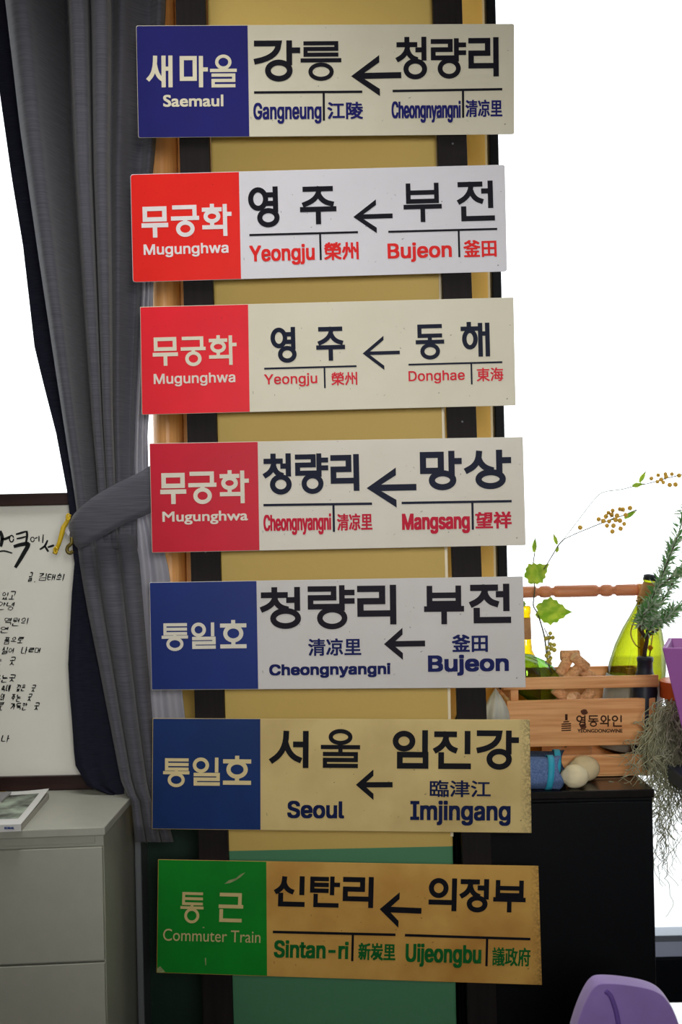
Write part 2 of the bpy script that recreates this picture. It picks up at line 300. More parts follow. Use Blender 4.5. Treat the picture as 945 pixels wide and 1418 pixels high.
# ------------------------------------------------------------------ lettering
GL = {
'I': {
'-': '227|168,122 168,94 57,94 57,122',
'B': '228|30,0 30,254 121,254 133,254 145,252 155,249 164,245 175,239 184,230 190,221 195,210 198,199 199,187 198,177 197,168 193,160 189,153 184,148 178,143 172,139 165,136 157,133 157,131 166,130 174,127 182,123 189,117 196,110 201,102 205,92 208,81 209,68 208,56 205,44 200,33 193,24 184,16 172,9 162,5 151,2 138,1 123,0|62,29 122,29 136,29 148,31 157,35 165,40 172,48 176,58 178,68 177,77 175,85 171,92 166,99 160,104 153,109 144,113 135,115 124,115 62,115|62,143 119,143 128,143 136,145 144,148 151,152 157,157 162,163 165,170 167,178 168,186 167,197 163,206 156,214 147,221 135,225 120,226 62,226',
'C': '255|134,-3 118,-2 103,1 88,6 75,12 63,21 52,32 43,44 35,58 28,73 24,90 21,108 20,127 21,146 24,165 28,181 35,197 43,210 52,223 63,233 75,242 88,249 103,254 118,257 134,258 146,257 158,255 170,252 181,248 191,242 201,236 210,228 217,219 224,209 229,198 234,187 236,174 204,174 202,183 199,190 195,197 190,204 185,209 179,214 172,218 165,222 158,224 150,226 142,228 134,228 122,227 111,225 101,221 92,216 83,210 75,202 68,192 62,182 58,170 54,157 52,143 52,127 52,111 54,97 58,84 63,72 68,62 75,53 83,45 92,38 101,33 112,29 122,27 134,26 142,27 150,28 158,30 165,33 172,36 179,40 185,45 190,51 195,57 199,64 202,72 204,80 236,80 234,68 229,56 224,45 217,36 210,27 201,19 192,12 181,7 170,2 159,-1 146,-3',
'D': '251|30,0 30,254 113,254 131,253 147,251 162,246 176,239 189,231 200,221 209,209 217,196 223,181 227,164 230,147 231,128 230,109 227,91 223,74 217,59 209,46 199,34 188,24 175,15 161,9 145,4 128,1 109,0|62,29 107,29 122,29 136,31 148,35 159,40 169,47 177,55 184,64 189,75 194,86 197,99 199,113 200,128 199,142 197,156 194,169 190,180 184,191 177,200 169,208 160,214 149,219 138,223 125,225 110,226 62,226',
'G': '260|134,-3 118,-2 102,1 88,6 75,13 63,21 52,32 42,44 35,58 28,73 24,90 21,108 20,127 21,146 24,165 28,181 35,197 42,210 52,223 62,233 74,242 88,249 102,254 117,257 132,258 146,257 158,255 170,252 181,247 192,242 202,235 210,227 218,218 225,208 230,198 234,186 237,174 204,174 201,182 198,190 194,197 189,203 184,208 178,213 172,218 165,221 158,224 150,226 141,227 133,228 122,227 111,225 101,221 92,216 83,210 75,202 68,193 62,182 58,170 54,157 52,143 52,127 52,111 54,97 58,84 63,72 68,62 75,53 83,45 92,38 102,33 112,29 123,27 134,26 148,27 161,31 172,36 183,43 191,51 198,62 202,70 205,80 207,90 207,101 217,100 141,100 141,128 239,128 239,100 238,85 236,71 231,58 225,45 218,34 209,25 199,16 188,9 176,4 163,0 149,-3',
'I': '150|16,0 16,29 59,29 59,226 16,226 16,254 135,254 135,226 91,226 91,29 135,29 135,0',
'M': '314|30,0 30,254 76,254 139,94 144,79 150,61 156,42 161,24 154,24 159,41 165,61 171,79 176,94 238,254 284,254 284,0 252,0 252,145 252,163 253,184 253,207 253,229 256,229 249,205 241,181 234,161 228,145 171,0 143,0 85,145 80,160 72,181 65,204 56,229 59,229 60,208 60,186 61,164 61,145 61,0',
'S': '223|112,-4 98,-4 86,-2 74,1 64,5 54,10 46,15 38,22 32,30 27,39 23,48 20,58 19,68 52,68 54,59 57,51 62,44 68,38 75,33 83,29 92,27 102,25 112,25 123,25 133,27 143,30 151,34 159,40 165,46 169,53 172,61 173,70 172,77 170,84 166,89 161,94 155,99 148,102 122,111 92,120 77,124 64,130 53,137 43,145 36,153 30,163 27,174 26,186 27,200 31,213 37,224 44,231 51,238 59,244 69,249 79,253 90,256 101,257 114,258 126,257 137,256 148,253 158,249 170,242 180,234 189,224 195,213 199,202 200,189 169,189 166,201 160,211 151,219 143,223 134,227 124,229 112,229 102,229 92,227 84,224 76,220 70,215 64,209 61,203 58,195 58,188 58,180 61,173 65,167 71,162 78,158 85,154 106,147 132,140 156,132 164,128 172,124 179,119 186,113 192,106 197,99 201,90 203,80 204,69 203,56 199,43 193,32 187,24 180,17 171,11 162,5 151,1 139,-2 126,-4',
'U': '259|129,-4 115,-3 101,-1 89,3 77,8 66,14 57,22 49,30 42,40 37,51 33,62 31,74 30,87 30,254 62,254 62,89 63,77 66,66 70,57 77,48 84,40 94,34 104,29 116,27 129,26 143,27 155,29 165,34 175,40 182,48 188,57 193,66 195,77 196,89 196,254 229,254 229,87 228,74 226,62 222,51 216,40 210,30 201,22 192,14 182,8 170,3 157,-1 144,-3',
'Y': '236|102,0 102,104 8,254 46,254 96,172 111,146 125,115 112,115 126,146 140,172 191,254 228,254 134,104 134,0',
'a': '195|80,-4 68,-4 57,-1 47,2 38,8 30,14 24,22 19,32 16,42 15,54 16,64 18,73 22,80 26,87 32,92 39,97 46,100 54,103 63,105 89,110 117,113 133,117 138,127 138,128 137,136 136,142 133,148 128,156 120,161 113,163 106,165 98,165 89,165 82,164 75,161 59,150 50,137 20,146 26,156 32,165 39,173 48,179 57,184 66,188 77,190 87,192 97,192 119,190 128,187 135,184 143,180 150,175 156,168 161,160 165,150 168,139 168,126 168,0 138,0 138,26 136,26 126,12 121,8 115,4 108,1 100,-2 90,-4|85,23 96,23 106,26 114,29 121,34 127,40 132,47 135,54 137,61 138,69 138,95 130,91 116,88 100,86 88,84 67,79 58,75 52,70 47,62 46,52 47,43 51,36 57,30 65,26 71,24 78,23',
'b': '212|115,-4 104,-3 94,-1 86,2 79,6 74,11 69,16 59,29 56,29 56,0 26,0 26,254 57,254 57,160 59,160 69,173 73,178 79,182 86,186 94,190 103,192 115,192 126,191 137,189 147,185 156,180 165,174 173,166 179,157 185,146 189,135 193,122 194,109 195,94 194,80 193,66 189,54 185,42 179,32 173,23 165,15 157,8 147,3 137,-1 126,-3|110,23 121,24 131,28 140,33 147,40 153,48 158,58 161,70 163,82 164,95 163,108 161,120 158,131 153,140 147,149 140,156 131,161 121,164 110,165 99,164 89,161 81,156 73,149 67,141 62,131 59,120 57,108 56,95 57,81 59,69 63,58 67,48 73,39 81,32 89,27 99,24',
'e': '202|106,-4 93,-3 80,-1 69,3 58,8 49,15 41,23 34,32 28,42 23,54 20,66 18,79 17,93 18,108 20,121 23,133 28,145 33,155 40,165 48,173 58,180 68,185 78,189 90,191 103,192 113,192 123,190 133,187 142,183 151,177 160,170 167,162 173,152 179,141 182,131 184,121 185,109 186,97 186,85 37,85 37,110 169,110 155,101 154,113 152,124 149,134 144,143 138,151 131,157 123,161 113,164 103,165 92,164 82,161 73,157 66,151 59,143 54,135 51,125 49,116 48,105 48,89 49,75 51,64 55,53 61,44 67,37 76,31 85,26 95,24 106,23 114,23 120,25 127,26 135,31 143,36 149,44 153,53 182,45 179,36 174,27 168,20 160,13 151,7 141,2 130,-1 119,-3',
'g': '213|103,-75 90,-75 78,-73 67,-70 57,-66 49,-61 41,-55 35,-49 30,-42 25,-35 51,-20 61,-33 68,-39 77,-44 85,-47 93,-48 103,-49 118,-47 130,-44 141,-38 149,-29 154,-17 156,-3 156,34 153,34 143,21 139,16 133,12 126,8 118,5 109,3 97,2 86,3 76,5 66,9 56,13 48,19 40,27 33,35 28,45 23,56 20,68 18,81 17,96 18,110 20,123 23,135 27,147 33,157 40,166 48,174 56,180 66,185 76,189 87,191 98,192 109,192 119,190 127,186 134,182 139,178 144,173 154,159 157,159 157,190 186,190 186,-4 186,-16 183,-27 180,-36 175,-45 167,-54 157,-62 145,-68 136,-71 125,-73 115,-75|102,30 113,30 123,33 132,38 139,44 145,51 150,61 153,71 156,83 156,96 156,109 153,121 150,132 145,141 139,150 132,156 123,161 114,164 102,165 91,164 81,161 73,156 65,149 59,141 54,131 51,120 49,109 48,96 49,84 51,72 54,61 59,52 65,44 73,38 81,33 91,30',
'h': '205|57,113 57,0 26,0 26,254 57,254 57,144 51,144 56,156 62,166 68,175 76,181 87,187 100,191 114,192 126,191 137,189 148,184 157,178 164,170 170,160 174,152 177,142 178,132 179,120 179,0 148,0 148,118 147,131 143,143 136,152 128,159 117,163 105,165 96,164 88,162 80,159 74,154 68,148 63,141 60,133 58,124',
'i': '83|26,0 26,190 57,190 57,0|42,221 34,223 27,227 22,234 21,242 22,249 27,256 34,260 42,262 50,260 57,256 62,249 63,242 62,234 57,227 50,223',
'j': '83|26,190 57,190 57,-15 56,-26 54,-36 51,-45 46,-53 40,-59 32,-65 24,-68 13,-71 2,-71 -5,-71 -5,-43 1,-43 9,-43 15,-40 20,-36 24,-30 26,-23 26,-15|42,221 34,223 27,227 22,234 20,242 22,249 27,256 34,260 42,262 50,260 57,256 61,249 63,242 61,234 57,227 50,223',
'l': '95|70,-1 56,0 45,4 37,10 31,19 27,29 26,42 26,254 57,254 57,49 58,38 60,31 65,27 73,26 80,26 85,27 90,1 81,0',
'm': '305|26,0 26,190 56,190 56,148 54,148 57,157 61,166 66,173 72,179 79,184 86,188 94,191 102,193 110,193 123,192 134,187 144,180 151,171 157,160 160,147 156,147 159,156 163,164 169,172 175,178 182,183 190,187 199,191 208,192 218,193 229,192 239,190 249,186 257,180 264,173 270,164 275,154 278,141 278,128 278,0 248,0 248,127 247,139 243,149 236,156 228,161 219,164 209,165 201,165 194,163 187,160 181,156 177,151 173,145 170,139 168,131 168,124 168,0 137,0 137,130 136,140 132,148 126,156 119,161 110,164 100,165 92,165 85,163 79,160 73,156 67,151 63,145 60,137 58,129 57,119 57,0',
'n': '205|57,113 57,0 26,0 26,190 56,190 56,144 51,144 56,156 62,166 68,175 76,181 87,187 100,191 114,192 126,191 137,189 147,184 156,178 164,170 170,160 174,152 176,142 178,132 179,120 179,0 148,0 148,118 147,131 143,143 136,152 128,159 117,163 105,165 96,164 88,162 80,159 74,154 68,148 63,141 60,133 58,124',
'o': '208|104,-4 91,-3 79,-1 69,3 58,8 49,15 41,23 34,32 28,43 23,54 20,66 18,80 17,94 18,108 20,122 23,134 28,146 34,156 41,165 49,173 58,180 69,185 79,189 91,191 104,192 116,191 128,189 139,185 149,180 159,173 167,165 174,156 180,146 184,134 188,122 190,108 191,94 190,80 188,66 184,54 180,43 174,32 167,23 159,15 149,8 139,3 128,-1 116,-3|104,23 116,24 126,28 135,33 143,40 149,49 154,59 157,70 159,81 160,94 159,106 157,118 154,129 149,139 143,148 135,155 126,161 116,164 104,165 92,164 81,161 73,155 65,148 59,139 54,129 51,118 49,106 48,94 49,81 51,70 54,59 59,49 65,40 73,33 81,28 92,24',
'r': '130|26,0 26,190 56,190 56,160 58,160 62,169 68,177 76,184 85,188 96,191 107,192 115,192 122,192 122,161 115,162 103,163 95,162 87,160 80,157 73,153 67,148 63,142 60,135 58,127 57,118 57,0',
's': '182|91,-4 78,-3 67,-2 56,2 46,6 38,12 31,19 25,27 21,37 18,47 47,53 50,44 55,36 62,30 70,26 80,24 91,23 103,24 113,26 122,31 129,37 133,44 134,51 132,60 127,68 122,72 115,75 106,78 75,85 63,89 52,93 43,98 36,104 29,113 25,124 23,137 24,147 27,157 33,166 39,173 48,180 58,185 69,189 81,191 94,192 106,192 117,190 127,186 136,182 143,176 149,170 155,162 159,154 162,145 134,139 131,146 127,152 121,158 114,163 105,165 94,166 83,165 74,163 65,158 59,153 56,146 54,139 56,129 62,122 68,118 76,114 86,111 115,105 127,101 137,97 146,92 153,86 160,76 164,66 166,53 165,43 161,33 156,24 149,16 140,9 130,3 118,-1 105,-3',
't': '114|102,190 102,164 3,164 3,190|32,236 63,236 63,49 64,38 68,31 75,26 85,25 93,26 101,27 107,1 96,-1 84,-2 73,-1 62,1 53,5 46,11 38,20 34,32 32,46',
'u': '205|91,-3 79,-2 68,1 57,5 48,12 41,20 35,29 31,38 28,47 27,58 26,69 26,190 57,190 57,72 58,58 62,47 68,37 77,31 88,26 100,25 109,26 117,28 125,31 131,36 137,41 142,48 145,57 147,66 148,76 148,190 179,190 179,0 149,0 149,46 154,46 149,34 143,23 136,15 129,8 117,2 105,-1',
'w': '284|69,0 11,190 44,190 67,107 77,68 88,21 82,21 93,67 103,107 126,190 158,190 181,107 191,68 201,21 196,21 206,68 217,107 240,190 272,190 215,0 184,0 159,86 152,112 145,140 138,169 145,169 138,140 131,112 124,86 99,0',
'y': '195|24,-69 31,-43 36,-44 52,-44 59,-42 65,-37 69,-32 72,-26 75,-18 81,-1 9,190 42,190 83,78 93,43 103,10 92,10 101,43 112,78 153,190 186,190 102,-29 98,-38 93,-47 88,-54 83,-59 76,-64 70,-68 62,-70 54,-72 46,-73 32,-72'},
'B': {
'A': '334|181,343 147,343 0,0 50,0 93,101 238,101 284,0 334,0|163,268 218,145 112,145',
'C': '354|328,318 295,330 265,339 238,344 211,346 136,332 77,295 38,238 24,166 35,109 68,54 125,12 208,-5 245,-2 277,4 306,13 332,26 332,79 302,62 272,50 242,43 213,41 156,50 113,77 85,117 75,170 85,222 113,263 156,291 211,301 240,298 268,292 297,281 328,265',
'D': '375|38,0 171,0 247,14 304,52 340,107 352,171 341,231 309,286 252,326 171,341 38,341|87,297 163,297 225,287 268,259 293,219 302,171 296,133 275,92 233,58 165,44 87,44',
'E': '250|231,341 38,341 38,0 236,0 236,44 87,44 87,150 226,150 226,194 87,194 87,297 231,297',
'G': '370|337,168 222,168 222,124 288,124 288,54 270,49 252,44 233,42 214,41 158,50 114,77 86,118 76,170 86,222 113,263 155,291 207,301 238,298 269,292 299,282 330,267 330,317 294,331 264,339 236,344 208,346 136,332 77,295 39,239 25,169 39,99 77,45 134,8 207,-5 240,-3 272,2 304,11 337,24',
'I': '125|87,341 38,341 38,0 87,0',
'K': '328|143,180 291,341 230,341 87,185 87,341 38,341 38,0 87,0 87,169 260,0 328,0',
'L': '245|86,341 37,341 37,0 240,0 240,44 86,44',
'M': '391|355,341 309,341 196,201 83,341 37,341 37,0 86,0 86,266 87,266 192,134 200,134 305,266 306,266 306,0 355,0',
'N': '391|353,341 307,341 307,77 76,341 37,341 37,0 83,0 83,263 311,0 353,0',
'O': '412|23,171 35,104 72,48 129,10 205,-5 282,10 340,49 376,104 389,171 376,238 339,294 282,332 206,346 130,331 73,293 36,238|73,171 83,222 111,264 153,291 206,301 259,291 301,264 328,222 339,171 328,119 301,78 259,50 206,41 153,50 111,78 83,119',
'R': '302|39,341 39,0 88,0 88,148 108,148 126,146 146,135 169,112 199,70 244,0 302,0 287,21 275,37 266,52 256,68 237,97 219,123 201,145 180,162 204,176 222,194 233,218 237,246 229,285 206,315 171,334 125,341|88,299 119,299 149,295 170,285 182,269 186,248 183,227 172,209 152,197 119,192 88,192',
'S': '229|200,322 181,332 162,340 143,344 124,346 81,339 48,321 27,292 20,255 43,198 94,160 144,126 168,83 164,68 154,54 137,44 112,40 87,43 64,52 42,68 22,89 22,27 44,13 67,3 91,-3 118,-5 156,2 186,22 206,51 213,88 190,152 139,191 89,222 66,261 70,277 81,290 98,299 120,302 138,300 157,294 178,283 200,266',
'T': '302|294,341 9,341 9,297 127,297 127,0 176,0 176,297 294,297',
'W': '521|521,341 472,341 379,106 284,341 238,341 143,106 49,341 0,341 138,-3 148,-3 261,276 373,-3 382,-3',
'Y': '302|151,224 59,341 0,341 127,181 127,0 176,0 176,180 302,341 243,341',
'a': '213|206,40 196,34 188,29 182,28 176,31 174,40 174,155 167,188 150,211 124,225 92,229 69,227 49,221 32,212 18,199 18,150 34,167 52,178 70,185 89,187 106,185 119,178 126,165 129,148 129,136 90,122 62,111 38,98 20,79 13,51 17,30 28,12 45,0 68,-5 83,-3 99,1 114,8 128,19 133,8 140,1 150,-3 163,-5 172,-4 182,-1 192,5 206,13|129,46 120,38 110,32 100,28 90,27 77,29 67,36 60,46 58,59 64,76 79,90 102,101 129,111',
'e': '239|219,65 200,54 180,45 161,40 141,38 112,42 89,55 74,76 65,106 223,106 216,160 197,198 166,221 126,229 83,221 50,198 28,162 21,115 28,70 49,32 83,5 130,-5 156,-3 178,2 199,10 219,22|66,135 73,159 86,176 104,187 127,191 148,187 164,176 175,158 179,135',
'g': '213|211,225 118,225 77,219 46,204 27,179 20,147 21,135 23,124 27,114 32,105 39,96 48,89 58,82 70,77 70,76 55,70 44,63 37,54 34,44 36,34 44,24 57,15 31,6 14,-7 3,-25 0,-47 8,-74 29,-96 62,-110 104,-115 148,-110 181,-96 202,-73 210,-44 206,-23 195,-5 175,9 145,19 115,26 93,32 80,39 76,48 86,61 110,67 140,74 167,91 175,100 181,113 186,127 188,141 187,154 183,166 176,178 165,190 211,190|148,147 145,130 136,116 122,108 105,105 87,107 72,116 63,129 60,146 64,161 73,174 87,183 105,186 121,183 135,174 145,162|167,-47 162,-61 150,-71 131,-77 105,-80 78,-77 58,-71 46,-60 42,-45 46,-31 56,-21 72,-14 93,-11 116,-13 140,-18 159,-29',
'h': '250|75,341 31,341 31,0 75,0 75,161 90,176 104,186 117,192 131,194 149,190 163,179 172,161 175,139 175,0 220,0 220,138 214,178 198,206 174,223 143,229 124,227 106,220 90,209 76,195 75,195',
'i': '109|77,225 33,225 33,0 77,0|82,293 78,306 68,315 55,319 42,315 32,306 29,293 32,279 42,270 55,266 68,270 78,279',
'l': '109|77,341 33,341 33,0 77,0',
'm': '386|30,225 30,0 74,0 74,163 87,177 101,185 114,190 130,192 146,189 159,179 167,163 171,140 171,0 215,0 215,163 228,174 241,183 253,189 265,192 283,188 298,178 308,162 312,139 312,0 356,0 356,141 351,177 336,205 312,223 282,229 259,226 239,217 222,204 207,189 194,206 178,219 160,226 140,229 124,227 108,221 91,210 74,195 74,225',
'n': '250|75,225 31,225 31,0 75,0 75,161 90,176 104,186 117,192 131,194 149,190 163,179 172,161 175,139 175,0 220,0 220,139 214,179 197,207 173,224 143,229 124,227 106,220 90,209 76,195 75,195',
'o': '276|137,229 90,220 52,196 27,160 18,115 27,67 51,29 89,4 137,-5 186,4 224,28 249,66 258,115 249,160 224,197 185,220|136,189 167,183 191,168 207,144 213,114 207,81 192,57 168,41 136,36 107,41 84,57 69,82 64,115 69,144 84,168 107,183',
'r': '198|35,225 35,0 79,0 79,118 83,145 95,166 112,181 134,187 143,185 153,180 164,173 175,165 199,203 185,214 172,223 158,227 145,229 129,226 113,216 97,198 80,173 79,173 79,225',
't': '167|84,271 0,190 0,185 39,185 39,66 44,38 57,16 80,1 112,-5 124,-3 139,0 153,5 166,11 166,52 153,45 140,40 128,37 116,36 105,37 95,43 87,53 84,70 84,185 155,185 155,225 84,225',
'u': '250|219,0 219,225 174,225 174,64 162,50 149,41 135,35 121,33 100,36 86,45 77,61 75,82 75,225 30,225 30,85 36,47 52,19 76,1 108,-5 125,-2 142,5 159,15 174,29 174,0',
'w': '359|197,225 164,225 107,89 48,225 0,225 100,-5 114,-5 180,153 247,-5 261,-5 360,225 312,225 254,89'},
'H': {
'凉': '500|216,253 392,253 392,179 216,179|198,120 165,60 127,9 143,-2 157,-14 197,43 232,109|372,106 407,48 435,-6 468,11 440,63 403,120|25,384 63,318 91,256 125,277 96,337 56,401|19,2 56,-15 93,68 130,157 97,174 58,81|271,411 282,387 292,363 149,363 149,327 463,327 463,363 334,363 322,391 307,421|180,286 180,147 286,147 286,3 284,-3 277,-5 254,-5 218,-5 225,-21 231,-39 276,-38 306,-33 321,-21 326,3 326,147 430,147 430,286',
'州': '500|118,412 118,257 104,117 28,-11 43,-24 55,-39 139,101 156,257 156,412|261,401 261,-6 298,-6 298,401|410,413 410,-34 448,-34 448,413|62,297 44,227 15,165 47,151 75,215 94,288|168,277 191,210 206,150 239,164 223,223 199,289|309,279 342,214 364,154 395,171 372,229 338,293',
'府': '500|250,157 281,105 307,57 339,72 313,119 280,170|382,315 382,240 231,240 231,205 382,205 382,7 379,-1 371,-4 347,-3 307,-3 314,-21 319,-40 368,-39 398,-33 414,-19 419,7 419,205 476,205 476,240 419,240 419,315|199,321 162,234 106,160 115,143 123,126 144,147 163,171 163,-40 199,-40 199,227 219,268 236,310|235,415 247,391 258,366 57,366 57,183 51,79 19,-21 36,-30 52,-43 87,68 95,184 95,331 476,331 476,366 301,366 288,395 272,425',
'政': '500|307,420 279,312 237,221 237,239 168,239 168,349 256,349 256,385 26,385 26,349 132,349 132,68 81,57 81,273 47,273 47,50 16,44 24,6 133,31 258,61 255,96 168,76 168,203 224,203 222,201 238,188 252,175 269,201 285,229 307,153 337,87 287,33 222,-9 234,-25 244,-41 307,1 357,53 402,-1 459,-40 471,-23 485,-9 426,31 380,86 420,178 446,292 480,292 480,327 323,327 334,370 344,414|311,292 408,292 388,200 359,123 328,198 308,283',
'新': '500|180,107 203,65 221,26 248,42 230,79 206,120|68,118 48,73 21,34 47,15 76,58 98,110|277,372 277,200 269,91 230,-13 245,-23 259,-36 303,80 312,200 312,216 388,216 388,-38 424,-38 424,216 479,216 479,251 312,251 312,347 392,362 464,384 433,411 362,389|107,414 119,391 129,368 31,368 31,336 252,336 252,368 168,368 156,395 141,422|189,334 176,294 162,254 23,254 23,222 126,222 126,170 25,170 25,137 126,137 126,9 124,4 120,3 81,3 88,-14 92,-30 123,-29 145,-24 157,-12 160,9 160,137 254,137 254,170 160,170 160,222 260,222 260,254 196,254 210,288 224,326|63,326 76,288 83,254 115,263 107,297 94,333',
'望': '500|28,4 28,-29 473,-29 473,4 269,4 269,48 418,48 418,79 269,79 269,121 442,121 442,153 62,153 62,121 231,121 231,79 84,79 84,48 231,48 231,4|69,186 104,199 232,233 231,247 232,264 112,236 112,335 250,335 250,368 167,368 155,394 140,420 106,410 117,389 127,368 23,368 23,335 76,335 76,248 68,225 55,215 63,201|275,403 267,259 218,191 230,178 239,163 279,196 300,245 420,245 420,208 417,202 410,200 388,200 353,200 360,184 365,168 409,169 437,174 451,186 456,208 456,403|310,375 420,375 420,338 310,338|309,311 420,311 420,272 305,272',
'東': '500|77,295 77,111 198,111 116,46 21,-1 34,-15 47,-32 144,21 230,96 230,-40 268,-40 268,97 355,21 455,-33 467,-16 481,-1 384,45 300,111 430,111 430,295 268,295 268,337 470,337 470,373 268,373 268,420 230,420 230,373 33,373 33,337 230,337 230,295|113,190 230,190 230,141 113,141|268,190 391,190 391,141 268,141|113,265 230,265 230,218 113,218|268,265 391,265 391,218 268,218',
'榮': '500|214,394 196,366 177,338 200,328 221,353 245,382|75,393 58,359 32,332 55,316 83,347 100,385|432,395 413,365 391,337 414,326 439,351 465,383|282,395 266,360 239,333 262,318 291,348 308,386|230,197 230,145 57,145 57,112 206,112 124,48 22,7 35,-8 47,-25 147,21 230,90 230,-40 267,-40 267,92 350,21 450,-27 462,-9 476,7 374,48 293,112 448,112 448,145 267,145 267,197|341,420 319,326 238,277 249,263 258,249 314,273 349,308 399,274 440,243 42,243 42,162 79,162 79,210 422,210 422,162 460,162 460,243 441,243 465,268 417,301 362,337 370,375 375,420|132,420 110,321 24,271 35,258 43,244 103,269 139,305 176,279 205,256 230,280 194,305 153,333 161,372 166,420',
'江': '500|48,387 97,357 138,327 161,357 119,385 70,414|21,250 71,222 113,195 134,226 91,252 42,277|38,-8 69,-34 116,45 160,128 133,153 85,66|163,30 163,-8 480,-8 480,30 336,30 336,336 452,336 452,373 187,373 187,336 296,336 296,30',
'津': '500|48,386 93,353 131,321 155,350 116,380 71,412|18,255 63,222 101,192 123,222 84,250 40,281|33,-5 66,-29 104,49 140,131 111,155 71,68|163,145 163,114 281,114 281,70 139,70 139,38 281,38 281,-40 319,-40 319,38 474,38 474,70 319,70 319,114 450,114 450,145 319,145 319,185 439,185 439,260 479,260 479,293 439,293 439,367 319,367 319,420 281,420 281,367 174,367 174,337 281,337 281,293 144,293 144,260 281,260 281,215 171,215 171,185 281,185 281,145|319,337 404,337 404,293 319,293|319,215 319,260 404,260 404,215',
'海': '500|48,388 95,362 134,334 156,363 117,389 69,413|21,242 66,216 103,190 125,219 87,244 42,268|36,-11 69,-32 102,48 134,132 105,152 70,64|279,235 310,207 334,178 229,178 238,249 411,249 407,178 336,178 357,193 332,221 300,249|143,178 143,144 189,144 180,84 171,34 393,34 388,13 382,3 374,-4 363,-5 340,-4 304,-2 311,-18 315,-35 350,-36 378,-35 397,-30 413,-17 422,1 430,34 468,34 468,66 434,66 437,101 440,144 482,144 482,178 442,178 446,263 447,281 206,281 201,231 194,178|224,144 405,144 402,100 399,66 213,66|266,128 299,97 326,66 348,82 322,112 288,142|221,421 185,335 137,266 154,256 169,245 197,283 223,329 469,329 469,364 240,364 249,387 258,411',
'清': '500|41,386 85,359 121,331 144,361 107,387 63,412|18,253 63,225 101,197 123,227 85,254 39,280|33,-11 67,-33 105,46 141,131 111,153 72,64|216,106 397,106 397,67 216,67|216,134 216,171 397,171 397,134|288,420 288,381 160,381 160,352 288,352 288,320 172,320 172,293 288,293 288,258 141,258 141,229 475,229 475,258 325,258 325,293 444,293 444,320 325,320 325,352 457,352 457,381 325,381 325,420|181,200 181,-40 216,-40 216,39 397,39 397,3 394,-4 387,-6 366,-6 331,-6 337,-22 342,-38 386,-37 414,-32 428,-20 432,2 432,200',
'炭': '500|202,176 183,127 156,88 185,69 215,115 234,169|403,172 380,126 355,82 385,70 411,112 437,160|231,421 231,342 102,342 102,402 64,402 64,308 438,308 438,402 399,402 399,342 269,342 269,421|150,300 146,277 142,256 33,256 33,222 134,222 90,121 19,47 32,35 45,21 124,106 172,222 469,222 469,256 180,256 186,293|280,206 245,67 107,-10 119,-25 127,-41 241,8 296,85 347,10 456,-42 466,-24 479,-8 350,61 314,160 318,206',
'田': '500|49,386 49,-36 86,-36 86,-5 415,-5 415,-36 454,-36 454,386|86,33 86,174 228,174 228,33|415,33 266,33 266,174 415,174|86,212 86,349 228,349 228,212|415,212 266,212 266,349 415,349',
'祥': '500|241,406 264,362 279,320 312,334 296,374 273,418|66,403 91,368 110,334 28,334 28,300 144,300 88,211 18,144 28,127 36,108 64,132 92,161 92,-40 129,-40 129,173 153,141 172,115 196,145 168,177 134,215 165,267 190,322 169,336 162,334 111,334 141,353 122,385 95,419|197,114 197,79 324,79 324,-40 362,-40 362,79 480,79 480,114 362,114 362,183 459,183 459,217 362,217 362,283 471,283 471,318 405,318 428,361 452,407 415,420 394,368 368,318 209,318 209,283 324,283 324,217 219,217 219,183 324,183 324,114',
'臨': '500|294,270 410,270 410,209 294,209|262,300 262,179 444,179 444,300|70,246 174,246 174,159 70,159|70,125 119,125 119,29 70,29|70,280 70,357 119,357 119,280|37,391 37,-6 216,-6 216,29 152,29 152,125 208,125 208,280 152,280 152,357 216,357 216,391|267,421 237,358 197,306 211,294 224,282 244,306 264,335 468,335 468,369 282,369 292,390 301,412|227,148 227,-38 255,-38 255,-10 307,-10 307,-32 337,-32 337,148|255,22 255,117 307,117 307,22|361,148 361,-39 390,-39 390,-10 445,-10 445,-34 475,-34 475,148|390,22 390,117 445,117 445,22',
'議': '500|395,193 426,168 450,143 473,162 448,186 418,209|38,269 38,239 166,239 166,269|38,202 38,172 166,172 166,202|20,335 20,304 177,304 177,335|67,408 83,372 93,340 122,352 111,383 95,417|181,250 181,221 476,221 476,250 347,250 347,285 452,285 452,311 347,311 347,344 466,344 466,371 402,371 415,389 430,411 396,421 383,396 368,371 291,371 294,372 280,396 262,421 235,410 249,390 261,371 199,371 199,344 311,344 311,311 215,311 215,285 311,285 311,250|428,97 413,74 395,52 388,78 383,108 477,108 477,137 380,137 377,172 376,210 344,210 346,172 349,137 284,137 284,177 311,182 335,189 312,213 255,198 188,188 196,165 223,167 251,171 251,137 180,137 180,108 251,108 251,70 178,61 183,31 251,41 251,-5 249,-10 243,-12 226,-12 197,-12 203,-26 207,-40 244,-39 268,-35 280,-25 284,-6 284,46 339,54 338,82 284,74 284,108 352,108 359,65 370,29 335,5 299,-14 309,-24 318,-35 350,-18 381,3 407,-32 441,-44 469,-31 484,16 471,22 459,30 454,-4 444,-14 423,-4 405,23 433,52 455,84|37,135 37,-35 65,-35 65,-11 165,-11 165,135|65,104 136,104 136,20 65,20',
'里': '500|115,272 234,272 234,208 115,208|270,272 392,272 392,208 270,208|115,366 234,366 234,304 115,304|270,366 392,366 392,304 270,304|61,117 61,82 232,82 232,10 27,10 27,-26 474,-26 474,10 272,10 272,82 447,82 447,117 272,117 272,175 431,175 431,400 77,400 77,175 232,175 232,117',
